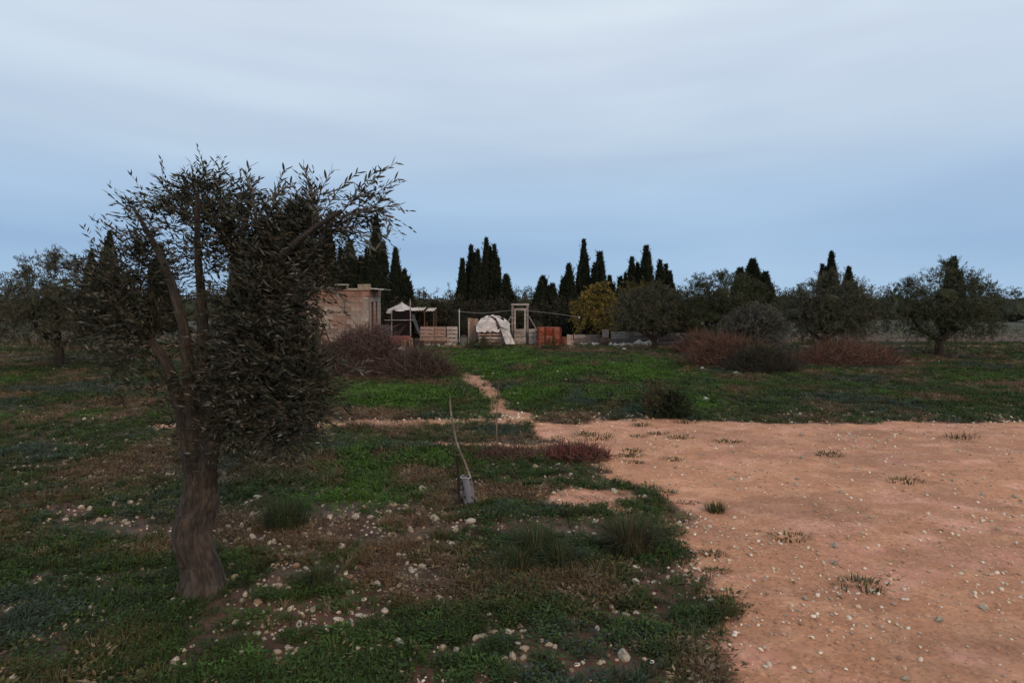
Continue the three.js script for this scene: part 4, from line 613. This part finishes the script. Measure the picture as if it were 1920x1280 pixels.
// ------------------------------------------------------------------ heaps of dead brush
function stick(L, p, d, len, r, col, R) { const s = rdir(R).cross(d).normalize().multiplyScalar(r), u = s.clone().cross(d).normalize().multiplyScalar(r), m = p.clone().addScaledVector(d, len * 0.5).add(rdir(R).multiplyScalar(len * 0.07)), e = p.clone().addScaledVector(d, len); const A = [p.clone().add(s), p.clone().addScaledVector(s, -0.5).addScaledVector(u, 0.87), p.clone().addScaledVector(s, -0.5).addScaledVector(u, -0.87)], B = A.map((q) => q.clone().sub(p).multiplyScalar(0.75).add(m)); for (let k = 0; k < 3; k++) { const n = (k + 1) % 3; L.tri(A[k], A[n], B[n], col); L.tri(A[k], B[n], B[k], col); L.tri(B[k], B[n], e, col); } }
function brush(name, label, cat, px, pyBase, wpx, hpx, nT, nB, cols, seed, { lenK = 1, group, leafy = 0, leafCol, thick = 1 } = {}) {
  const D = baseD(pyBase), b = PZ(px, pyBase, D), s = D / F, rx = wpx * s / 2, H = hpx * s, t = thing(name, label, cat, [b.x, height(b.x, -D), -D - rx * 0.5], group), R = rng(seed), L = new Leaves(), prof = (u, w) => H * Math.max(0, 1 - (u * u + w * w)) ** 0.7 * (0.65 + 0.6 * fbm(u * 2 + seed, w * 2, 2));
  for (let i = 0; i < nT; i++) { const u = R() * 2 - 1, w = R() * 2 - 1, top = prof(u, w); if (top <= 0.01) { continue; } const y = top * R() ** 0.6, d = rdir(R, 0.12), len = (0.25 + 0.6 * R()) * lenK * Math.min(1, 0.4 + H); stick(L, V(u * rx, Math.max(0.01, y - len * 0.2), w * rx * 0.7), V(d.x, Math.abs(d.y) * 0.8 + 0.02, d.z).normalize(), len, (0.003 + 0.006 * R()) * thick, tint(cols[Math.floor(R() * cols.length)], R, 0.35), R); if (R() < leafy) for (let q = 0; q < 8; q++) L.leaf(V(u * rx, y, w * rx * 0.7).add(rdir(R).multiplyScalar(0.09)), rdir(R), rdir(R), 0.06, 0.02, tint(leafCol, R, 0.4)); }
  stuff(part('twig_mass', L.geo(), leafMat, t));
  for (let i = 0; i < nB; i++) { const u = (R() * 2 - 1) * 0.75, w = R() * 0.8 - 0.2, y = prof(u, w) * (0.4 + 0.6 * R()), d = rdir(R, 0.2), len = (0.5 + 0.7 * R()) * lenK, p = V(u * rx, Math.max(0.05, y), w * rx * 0.7), e = p.clone().addScaledVector(V(d.x, Math.abs(d.y) * 0.6, d.z * 0.6), len); part('branch', tube([p, p.clone().lerp(e, 0.5).add(rdir(R).multiplyScalar(0.06 * lenK)), e], 0.014 * thick, 0.005, 5, 5), i % 3 ? barkMat : barkPale, t); }
  return t;
}
const dead = [[0.075, 0.045, 0.042], [0.1, 0.065, 0.06], [0.055, 0.035, 0.032], [0.12, 0.085, 0.075]], rusty = [[0.12, 0.06, 0.045], [0.15, 0.09, 0.065], [0.08, 0.045, 0.035]];
const bg = 'heaps of dead brush';
brush('brush_pile', 'tall purplish brown heap of dead branches before the shed', 'brush pile', 668, 708, 190, 92, 5200, 34, dead, 201, { group: bg, thick: 1.25 });
brush('brush_pile', 'lower leafy brown heap at the right end of the tall brush pile', 'brush pile', 782, 712, 130, 52, 2600, 8, dead, 202, { group: bg, leafy: 0.35, leafCol: [0.045, 0.05, 0.026] });
brush('brush_pile', 'brown heap of dead branches behind the near olive', 'brush pile', 540, 700, 170, 70, 3000, 14, dead, 203, { group: bg });
brush('brush_pile', 'reddish dry brush between the forked olive and the large olive', 'brush pile', 1322, 664, 96, 42, 2200, 8, rusty, 204, { group: bg, thick: 1.4 });
brush('brush_pile', 'wide brown thicket of dry brush at the right edge of the field', 'brush pile', 1376, 690, 150, 62, 4200, 14, rusty, 205, { group: bg, thick: 1.3, leafy: 0.1, leafCol: [0.06, 0.045, 0.03] });
brush('brush_pile', 'dark leafy thicket in front of the dry brush on the right', 'brush pile', 1440, 700, 130, 50, 2600, 6, [[0.04, 0.036, 0.028], [0.055, 0.045, 0.035]], 206, { group: bg, leafy: 0.5, leafCol: [0.035, 0.042, 0.022] });
brush('brush_pile', 'far right thicket of dry brush under the second olive', 'brush pile', 1610, 686, 200, 44, 3000, 8, rusty, 207, { group: bg, thick: 1.3 });
brush('dead_twigs', 'red brown dead twigs at the corner of the bare clearing', 'twigs', 1086, 868, 130, 26, 1100, 0, [[0.12, 0.045, 0.04], [0.09, 0.04, 0.035], [0.15, 0.075, 0.06]], 208, { lenK: 0.55, group: 'low heaps of dead twigs' });
brush('dead_twigs', 'brownish low dead stalks right of the guarded sapling', 'twigs', 945, 866, 130, 22, 800, 0, [[0.1, 0.055, 0.048], [0.085, 0.055, 0.042]], 209, { lenK: 0.5, group: 'low heaps of dead twigs' });

// ------------------------------------------------------------------ bushes, tufts and weeds one can point to
function tuftGeo(seed, n, h, spread, cols, w = 0.0052, curl = 1.15) { const R = rng(seed), L = new Leaves(); for (let i = 0; i < n; i++) { const a = R() * 6.283, r = Math.sqrt(R()) * spread * 0.46, ln = h * (0.35 + 0.85 * R()), le = (0.1 + R() ** 1.3 * curl), o = V(Math.cos(a), 0, Math.sin(a)), p = V(o.x * r, -0.01, o.z * r), s = V(-o.z, 0, o.x).multiplyScalar(w / 2 * (0.6 + R() * 0.8)), c = tint(cols[Math.floor(R() * cols.length)], R, 0.35); const m = p.clone().addScaledVector(o, ln * 0.28 * le).add(V(0, ln * 0.55, 0)), t = p.clone().addScaledVector(o, ln * le).add(V(0, ln * (1 - le * 0.3), 0)); L.tri(p.clone().sub(s), p.clone().add(s), m.clone().add(s), c); L.tri(p.clone().sub(s), m.clone().add(s), m.clone().sub(s), c); L.tri(m.clone().sub(s), m.clone().add(s), t, c); } return L.geo(); }
const tuftCols = [[0.032, 0.052, 0.022], [0.045, 0.062, 0.026], [0.06, 0.058, 0.03]], tg = 'tall grass tufts in the field';
function tuft(px, py, wpx, hpx, n, label, cols = tuftCols, seed = px) { const D = baseD(py), p = PZ(px, py, D), s = D / F; const o = solo('grass_tuft', tuftGeo(seed, Math.round(n * 1.5), hpx * s, wpx * s, cols), leafMat, label, 'grass tuft', tg); o.position.set(p.x, height(p.x, -D), -D); return o; }
tuft(1180, 1040, 95, 75, 420, 'large dark grass tuft in the grass left of the bare clearing', [[0.032, 0.045, 0.02], [0.05, 0.05, 0.026], [0.075, 0.058, 0.036]]);
tuft(1005, 1040, 90, 62, 360, 'wide dark grass tuft below and right of the guarded sapling');
tuft(1050, 1062, 80, 46, 280, 'low grass tuft touching the wide dark one on its right');
tuft(975, 1066, 70, 44, 240, 'low grass tuft touching the wide dark one on its left');
tuft(1076, 972, 50, 26, 180, 'small grass tuft below the pale soil patch');
tuft(600, 1100, 56, 44, 220, 'dark tuft of grass in the left foreground');
tuft(536, 990, 80, 66, 380, 'dense dark tuft of grass under the near olive');
tuft(1342, 960, 42, 22, 160, 'lone green tuft on the bare clearing', [[0.045, 0.06, 0.022], [0.07, 0.07, 0.03]]);
tuft(1282, 688, 44, 24, 260, 'dark tuft before the dry brush on the right');
tuft(1256, 1226, 46, 26, 170, 'green tuft at the bottom edge near the clearing');
tuft(680, 806, 60, 16, 200, 'dark low tuft on the left wheel track', [[0.03, 0.035, 0.018], [0.05, 0.04, 0.025]]);
function bush(px, py, wpx, hpx, n, cols, label, seed, L = 0.045, W = 0.014) { const D = baseD(py), b = PZ(px, py, D), s = D / F, t = thing('small_bush', label, 'bush', [b.x, height(b.x, -D), -D], 'small bushes at the edge of the clearing'), rx = wpx * s / 2, h = hpx * s; part('crown', crownGeo([[0, h * 0.5, 0, rx, h * 0.5, rx * 0.9], [rx * 0.2, h * 0.35, 0.05, rx * 0.9, h * 0.38, rx * 0.8]], n, seed, cols, L, W, 0, 0.55), leafMat, t); for (let k = 0; k < 4; k++) part('stem', tube([V((k - 1.5) * 0.02, -0.03, 0), V((k - 1.5) * rx * 0.2, h * 0.3, 0), V((k - 1.5) * rx * 0.35, h * 0.7, (k % 2) * 0.05)], 0.008, 0.004, 4, 5), barkMat, t); }
bush(1264, 782, 34, 36, 5200, [[0.018, 0.028, 0.014], [0.026, 0.034, 0.018]], 'small dark round bush at the back edge of the clearing', 401);
bush(1230, 779, 44, 58, 3400, [[0.045, 0.05, 0.024], [0.06, 0.055, 0.03], [0.075, 0.06, 0.04]], 'taller loose brownish bush left of the dark round one', 402);
bush(905, 655, 70, 16, 2400, [[0.03, 0.034, 0.016], [0.05, 0.045, 0.024]], 'low dark weeds before the slatted crate', 403, 0.07, 0.02);
bush(1030, 656, 46, 14, 1500, [[0.04, 0.042, 0.018], [0.06, 0.05, 0.024]], 'low weeds at the foot of the red crate', 404, 0.07, 0.02);
{
  const g = 'low weeds on the bare clearing', cols = [[0.075, 0.075, 0.032], [0.13, 0.1, 0.055], [0.06, 0.064, 0.028]];
  [[1204, 797, 24], [1235, 813, 24], [1198, 817, 20], [1275, 821, 30], [1365, 828, 30], [1185, 847, 26], [1180, 856, 28], [1190, 868, 22], [1260, 860, 26], [1286, 792, 26], [1115, 824, 46], [1100, 815, 30], [1290, 943, 22], [1215, 916, 34], [1248, 925, 26], [1335, 1042, 34], [1345, 1075, 30], [1362, 1120, 40], [1390, 1145, 40], [1550, 850, 34], [1700, 900, 40], [1480, 1010, 46], [1620, 1100, 60], [1800, 820, 40]].forEach(([px, py, w], i) => {
    const D = baseD(py), p = PZ(px, py, D), s = D / F, o = solo('weed_clump', tuftGeo(700 + i, 90, w * s * 0.3, w * s * 1.5, cols, 0.008, 1.5), leafMat, px > 1410 ? 'low weed clump out on the far right of the bare clearing' : 'low brownish green weed clump on the bare dirt clearing', 'weed', px > 1410 ? 'weeds far right on the clearing' : g); o.position.set(p.x, height(p.x, -D), -D); o.scale.set(1.35, 1, 0.8);
  });
}

// white litter in the grass
for (const [px, py, w, l] of [[1382, 702, 0.28, 'largest white plastic scrap in the grass before the thicket'], [1358, 694, 0.22, 'white plastic scrap left of the largest one'], [1318, 694, 0.24, 'white plastic scrap farthest left before the thicket'], [1150, 683, 0.24, 'pale scrap in the green grass before the longer timber wall'], [1170, 655, 0.25, 'white scrap in front of the longer timber wall'], [1325, 751, 0.2, 'pale scrap in the grass right of the dark round bush']]) rag('plastic_scrap', px, py, w, w * 0.7, 0.07, plastic, l, 'litter', 'white litter in the grass', baseD(py), px * 0.1);
{ const R = rng(66), g = pebble(9, 1, 0.8), m = mat(0.6, 0.58, 0.5, { map: blotTex }); for (const [px, py] of [[1032, 714], [1037, 707], [1052, 717], [1060, 718], [1062, 705], [1046, 702], [1072, 775], [1054, 771], [971, 761], [1006, 677], [960, 664], [831, 742], [887, 720], [925, 706], [906, 711]]) { const D = baseD(py), p = PZ(px, py, D), s = (1.6 + R()) * D / F, o = solo('stone', g, m, 'small white stone in the green grass behind the wheel tracks', 'stone', 'white stones in the back grass'); o.position.set(p.x, height(p.x, -D) + s + 0.03, -D); o.scale.setScalar(s * 1.1); } }

// ------------------------------------------------------------------ saplings, guard, stake
{
  const D = baseD(950), w = (px, py, dz = 0) => PZ(px, py, D - dz), o = w(888, 950); o.y = height(o.x, -D);
  const rel = (list) => list.map(([a, b, c]) => w(a, b, c).sub(o)), bk = mat(0.62, 0.53, 0.45, { map: barkTex, rep: 3 });
  const t = thing('sapling', 'bare leaning sapling rising from a grey guard', 'sapling', o.toArray());
  part('trunk', tube([V(0, -0.06, 0), ...rel([[885, 908], [873, 870], [858, 835], [850, 800], [845, 770], [843.5, 748]])], 0.0135, 0.0085, 26, 7, 0.12, 3), bk, t);
  part('twig', tube(rel([[847, 786], [852, 772], [857, 742], [862, 715]]), 0.003, 0.0016, 8, 5), barkMat, t);
  part('twig', tube(rel([[852, 813], [856, 809], [860, 804]]), 0.004, 0.002, 4, 5), bk, t); part('twig', tube(rel([[843.5, 752], [844, 744], [845, 738]]), 0.0035, 0.0018, 4, 5), bk, t);
  part('twig', tube(rel([[883, 893, 0.02], [890, 891, 0.05], [897, 892, 0.08]]), 0.004, 0.002, 4, 5), bk, t);
  // guard: a split plastic sleeve, slightly crushed, leaning
  const base = w(882, 950), top = w(873, 893), N = 30, M = 14, P = [], U = [], I = []; base.y = height(base.x, -D) - 0.01;
  for (let j = 0; j <= M; j++) for (let i = 0; i <= N; i++) { const v = j / M, a = 0.4 + i / N * 5.9, c = base.clone().lerp(top, v), r = lerp(0.062, 0.056, v) * (1 + 0.16 * (fbm(Math.cos(a) * 1.5 + 5, v * 3 + Math.sin(a) * 1.5, 3) - 0.5) * 2), rim = j === M ? 0.016 * (fbm(i * 0.9, 2, 2) - 0.4) : 0; P.push(c.x - o.x + Math.cos(a) * r, c.y - o.y + rim, c.z - o.z + Math.sin(a) * r * 0.9); U.push(a * 0.06, v * 0.32); }
  for (let j = 0; j < M; j++) for (let i = 0; i < N; i++) { const a = j * (N + 1) + i, b = a + N + 1; if (hash2(i * 3 + 1, j * 7) > 0.985) continue; I.push(a, b, a + 1, b, b + 1, a + 1); }
  const g = new THREE.BufferGeometry(); g.setAttribute('position', new THREE.Float32BufferAttribute(P, 3)); g.setAttribute('uv', new THREE.Float32BufferAttribute(U, 2)); g.setIndex(I); g.computeVertexNormals();
  const gt = thing('tree_guard', 'grey plastic sleeve wrapped round the base of the leaning sapling', 'tree guard', o.toArray()); part('sleeve', g, mat(0.27, 0.28, 0.33, { side: THREE.DoubleSide, roughness: 0.6, map: grain(128, 128, (u, v) => { const s = sstep(0.62, 0.7, fbm(u * 12, v * 9, 4)), a = fbm(u * 26, v * 8, 3); return 0.75 + 0.3 * (a - 0.5) - 0.5 * s; }), rep: 3 }), gt);
  { const r = []; for (let k = 0; k <= 14; k++) { const a = k / 14 * 6.2832; r.push(V(top.x - o.x + Math.cos(a) * 0.058, top.y - o.y - 0.004 + 0.008 * Math.sin(k * 2.3), top.z - o.z + Math.sin(a) * 0.054)); } part('rolled_rim', tube(r, 0.0045, 0.0045, 40, 6, 0.4), mat(0.42, 0.44, 0.48, { roughness: 0.55 }), gt); }
  const sb = w(862.5, 948, 0.02), stp = w(856.5, 846, 0.02); sb.y = height(sb.x, sb.z) - 0.08; const st = thing('stake', 'dark upright stake beside the leaning sapling', 'stake', [sb.x, sb.y, sb.z]); part('rod', tube([V(0, 0, 0), stp.clone().sub(sb).multiplyScalar(0.5), stp.clone().sub(sb)], 0.0135, 0.013, 10, 8, 0.05), mat(0.035, 0.022, 0.02, { map: rustTex, roughness: 0.85 }), st);
  part('tie', tube([stp.clone().sub(sb).add(V(-0.016, -0.03, 0)), stp.clone().sub(sb).add(V(0.01, -0.034, 0.02)), stp.clone().sub(sb).add(V(0.04, -0.03, 0))], 0.004, 0.004, 6, 5), mat(0.12, 0.1, 0.09), st);
}
function bareSapling(pts, py, r, label) { const D = baseD(py), o = PZ(pts[0][0], py, D), t = thing('sapling', label, 'sapling', [o.x, height(o.x, -D), -D]), L = pts.map(([a, b]) => { const p = PZ(a, b, D); return V(p.x - o.x, p.y, 0); }); L[0].y = -0.05; part('trunk', tube(L, r, r * 0.5, 16, 6, 0.1), mat(0.42, 0.34, 0.29, { map: barkTex }), t); const k = L[Math.floor(L.length * 0.6)]; for (const s of [-1, 1]) part('twig', tube([k, k.clone().add(V(s * 0.03, 0.05, 0.02)), k.clone().add(V(s * 0.05, 0.13, 0.03))], r * 0.4, r * 0.2, 4, 4), barkMat, t); }
bareSapling([[932, 842], [931, 800], [931, 775], [934, 750], [934, 730], [938, 710]], 842, 0.0115, 'thin bare sapling in the wheel track behind the guarded one');
bareSapling([[931, 682], [930, 670], [929, 660], [926, 649]], 682, 0.012, 'thin bent sapling in the back grass before the tarp');
bareSapling([[828, 785], [824, 776], [818, 766], [811, 758]], 785, 0.005, 'slanting bare twig left of the guarded sapling');

// ------------------------------------------------------------------ the near olive tree
{
  const D0 = 4.7, b = PZ(360, 640, 5.0), t = thing('olive_tree', 'near olive tree with dark fruit overhanging the left of the field', 'olive tree', [b.x, height(b.x, -5), -5]), o = t.position.clone(), R = rng(91);
  const W = (px, py, d = D0) => PZ(px, py, d).sub(o), S = D0 / F;
  const topC = [[0.034, 0.039, 0.026], [0.045, 0.048, 0.034], [0.028, 0.032, 0.021], [0.056, 0.048, 0.037]], under = [0.13, 0.128, 0.11];
  // trunk and limbs
  const fork = V(0.03, 0.75, 0.02), bk = mat(0.17, 0.14, 0.12, { map: barkTex, rep: 3, bumpMap: barkTex.clone(), bumpScale: 0.035 }); bk.bumpMap.repeat.set(3, 3); bk.bumpMap.colorSpace = THREE.NoColorSpace;
  {
    const N = 44, M = 40, P = [], U = [], I = [], cv = new THREE.CatmullRomCurve3([V(-0.03, -0.12, 0), V(0.02, 0.12, 0), V(-0.04, 0.42, 0.03), V(0.02, 0.68, 0.02), V(0.05, 0.9, 0.03)]);
    for (let j = 0; j <= M; j++) for (let i = 0; i <= N; i++) {
      const v = j / M, a = (i % N) / N * 6.2832, c = cv.getPoint(v), tw = a + v * 1.3, flare = Math.max(0, 1 - v * 3.2) ** 1.6, lobes = 0.5 + 0.5 * Math.sin(tw * 4 + 1) * Math.sin(tw * 3 + 2.2);
      const rid = 1 - Math.abs(2 * fbm(Math.cos(tw) * 2.6 + 7, Math.sin(tw) * 2.6 + v * 1.6, 4) - 1), knot = sstep(0.62, 0.74, fbm(Math.cos(a) * 1.4 + 31, Math.sin(a) * 1.4 + v * 4, 3));
      const rr = lerp(0.135, 0.1, v) * (0.72 + 0.42 * rid + 0.22 * knot + 0.1 * lobes + flare * (0.35 + 0.6 * lobes)) + 0.006 * (fbm(a * 9, v * 30, 2) - 0.5); P.push(c.x + Math.cos(a) * rr, c.y, c.z + Math.sin(a) * rr); U.push(a * 0.13, v);
    }
    for (let j = 0; j < M; j++) for (let i = 0; i < N; i++) { const k = j * (N + 1) + i, n = k + N + 1; I.push(k, n, k + 1, n, n + 1, k + 1); }
    const g = new THREE.BufferGeometry(); g.setAttribute('position', new THREE.Float32BufferAttribute(P, 3)); g.setAttribute('uv', new THREE.Float32BufferAttribute(U, 2)); g.setIndex(I); g.computeVertexNormals(); part('trunk', g, bk, t);
  }
  const limbs = [[[430, 640], [500, 520], [560, 450], [640, 395]], [[420, 620], [440, 500], [470, 380]], [[340, 600], [300, 480], [250, 390]], [[440, 700], [500, 700], [560, 680]], [[300, 660], [230, 600], [170, 560]], [[440, 740], [490, 770], [540, 800]], [[380, 600], [370, 470], [370, 360]]];
  limbs.forEach((l, i) => part('limb', tube([fork.clone().add(V(0, -0.06, 0)), ...l.map(([a, c], k) => W(a, c, D0 + ((i % 3) - 1) * 0.15 * k))], 0.072, 0.012, 14, 8, 0.2, i), bk, t));
  // leafy mass
  const clumps = [[430, 600, 130, 150, 0.2], [540, 500, 66, 66, -0.05], [600, 430, 50, 40, -0.1], [655, 392, 40, 26, -0.1], [478, 600, 66, 100, -0.2], [525, 690, 54, 74, -0.2], [560, 760, 44, 44, -0.25], [525, 815, 34, 40, -0.2], [350, 450, 120, 80, 0.1], [260, 520, 110, 90, 0.2], [470, 440, 64, 60, 0], [300, 640, 120, 90, 0.1], [200, 600, 80, 70, 0.2], [460, 760, 80, 70, 0], [380, 380, 80, 40, 0.2], [535, 585, 30, 50, -0.25], [590, 705, 26, 36, -0.25], [630, 408, 52, 30, -0.1], [592, 405, 44, 34, -0.05], [690, 386, 22, 22, -0.1], [525, 545, 38, 60, 0.3], [522, 640, 42, 90, 0.3], [540, 760, 44, 80, 0.25], [400, 790, 100, 60, 0.1], [300, 740, 90, 60, 0.1], [545, 450, 50, 50, 0.25]];
  const L = new Leaves(), vol = clumps.map((c) => c[2] * c[3]), tot = vol.reduce((a, c) => a + c, 0), twigs = [], tips = [];
  clumps.forEach((c, ci) => {
    const n = Math.round((c[0] > 470 ? 8200 : 5400) * vol[ci] / tot), cc = W(c[0], c[1], D0 + c[4]), rx = c[2] * S, ry = c[3] * S, rz = Math.min(0.6, (rx + ry) / 2);
    for (let k = 0; k < n; k++) {
      const d = rdir(R, 0.1), rr = R() ** 0.45, p = V(cc.x + d.x * rx * rr, cc.y + d.y * ry * rr, cc.z + d.z * rz * rr), sd = d.clone().multiplyScalar(0.7).add(rdir(R, 0.35)).normalize(), low = sstep(0.1, -0.8, d.y), sl = 0.1 + R() * 0.18 + 0.1 * low * R(), bend = rdir(R).multiplyScalar(0.05).add(V(0, -0.03 - 0.2 * low * R(), 0));
      const gap = fbm(p.x * 2.6 + 11, p.y * 2.6 + p.z * 1.7, 3); if (gap < (c[0] < 470 ? 0.42 : 0.33)) continue;
      if (k % 3 === 0) stick(twigs.L || (twigs.L = new Leaves()), p, sd, sl, 0.0022, [0.07, 0.06, 0.05], R);
      for (let q = 0; q < 16; q++) {
        const f = (q + R()) / 16, a = q * 1.57 + (q % 2) * 1.57, side = sd.clone().cross(V(0.3, 1, 0.2)).normalize().applyAxisAngle(sd, a), bp = p.clone().addScaledVector(sd, sl * f).addScaledVector(bend, f * f), dir = sd.clone().addScaledVector(side, 0.75 + 0.4 * R()).add(rdir(R).multiplyScalar(0.2)).normalize();
        L.leaf(bp, dir, rdir(R), 0.034 + 0.034 * R(), 0.008 + 0.006 * R(), tint(R() < 0.11 ? under : topC[Math.floor(R() * 4)], R, 0.35), 0.2);
      }
      if (c[0] > 480 && R() < 0.03) tips.push(p.clone().add(V(0, -0.03, 0)));
    }
  });
  stuff(part('foliage', L.geo(), leafMat, t)); stuff(part('twigs', twigs.L.geo(), leafMat, t));
  // shoots that stand out against the sky and the field: every leaf a piece
  const leafG = [0, 1, 2].map((k) => { const g = new THREE.PlaneGeometry(1, 1, 2, 5), p = g.attributes.position; for (let i = 0; i < p.count; i++) { const v = p.getY(i) + 0.5, u = p.getX(i) * 2, w = 0.11 * Math.sin(Math.PI * Math.min(1, v * 0.97 + 0.03)) ** 0.75 + 0.004; p.setXYZ(i, u * w, v, 0.05 * Math.abs(u) * 0.6 + (k - 1) * 0.14 * v * v); } g.computeVertexNormals(); return g; });
  const lm = [[0.05, 0.056, 0.04], [0.066, 0.07, 0.052], [0.04, 0.045, 0.03], [0.13, 0.125, 0.105], [0.08, 0.07, 0.052]].map((c) => mat(...c, { side: THREE.DoubleSide, roughness: 0.6 }));
  const shoots = [[[610, 430], [675, 362], [710, 328], [745, 303]], [[640, 410], [695, 372], [722, 350], [748, 334]], [[640, 405], [700, 395], [730, 385], [752, 388]], [[660, 400], [705, 395], [725, 408], [733, 430]], [[620, 430], [655, 425], [678, 440], [694, 466]], [[585, 430], [585, 370], [578, 340], [568, 312]], [[588, 420], [600, 362], [612, 336], [626, 317]], [[600, 410], [632, 360], [650, 342], [672, 322]], [[512, 410], [516, 360], [524, 338], [536, 316]], [[505, 400], [522, 362], [534, 350], [548, 342]], [[640, 400], [670, 356], [690, 335], [706, 318]], [[480, 420], [470, 360], [462, 335], [468, 310]], [[570, 650], [630, 668], [660, 690], [690, 702]], [[570, 712], [640, 700], [670, 688], [704, 668]], [[590, 545], [615, 540], [632, 548], [648, 566]], [[560, 790], [585, 792], [600, 782], [618, 764]], [[680, 395], [700, 425], [712, 440], [716, 462]]];
  shoots.forEach((s, i) => {
    const dd = D0 - 0.12 + (hash2(i, 4) - 0.5) * 0.3, pts = s.map(([a, c]) => W(a, c, dd)), cv = new THREE.CatmullRomCurve3(pts); part('twig', tube(pts, 0.0042, 0.0014, 14, 5), bk, t);
    const n = 16;
    for (let q = 0; q < n; q++) {
      const f = 0.22 + 0.78 * (q + 0.5) / n, p = cv.getPointAt(Math.min(1, f)), tg2 = cv.getTangentAt(Math.min(1, f)), side = tg2.clone().cross(V(0.2, 0.3, 1)).normalize().applyAxisAngle(tg2, Math.floor(q / 2) * 1.4 + (q % 2) * Math.PI + R() * 0.5), dir = tg2.clone().addScaledVector(side, 0.5 + 0.5 * R()).normalize();
      const m = part('leaf', leafG[Math.floor(R() * 3)], lm[Math.floor(R() * 5)], t); m.position.copy(p); m.quaternion.setFromUnitVectors(V(0, 1, 0), dir); m.rotateY(R() * 6.28); m.scale.setScalar(0.048 + 0.026 * R());
    }
  });
  // ripe fruit
  const fg = new THREE.SphereGeometry(0.0095, 12, 9).scale(1, 1.25, 1), fm = mat(0.016, 0.01, 0.017, { roughness: 0.35 });
  const spots = [[703, 355], [696, 411], [713, 414], [684, 360], [690, 366], [660, 437], [648, 426], [556, 412], [584, 416], [620, 418], [612, 402], [640, 412], [628, 437], [600, 440], [572, 398], [520, 402], [548, 398], [664, 395], [676, 378]].map(([a, c]) => W(a, c, D0 - 0.2 + (hash2(a, c) - 0.5) * 0.2)).concat(tips.slice(0, 26));
  for (const p of spots) part('olive', fg, fm, t).position.copy(p);
}

renderer.render(scene, camera);
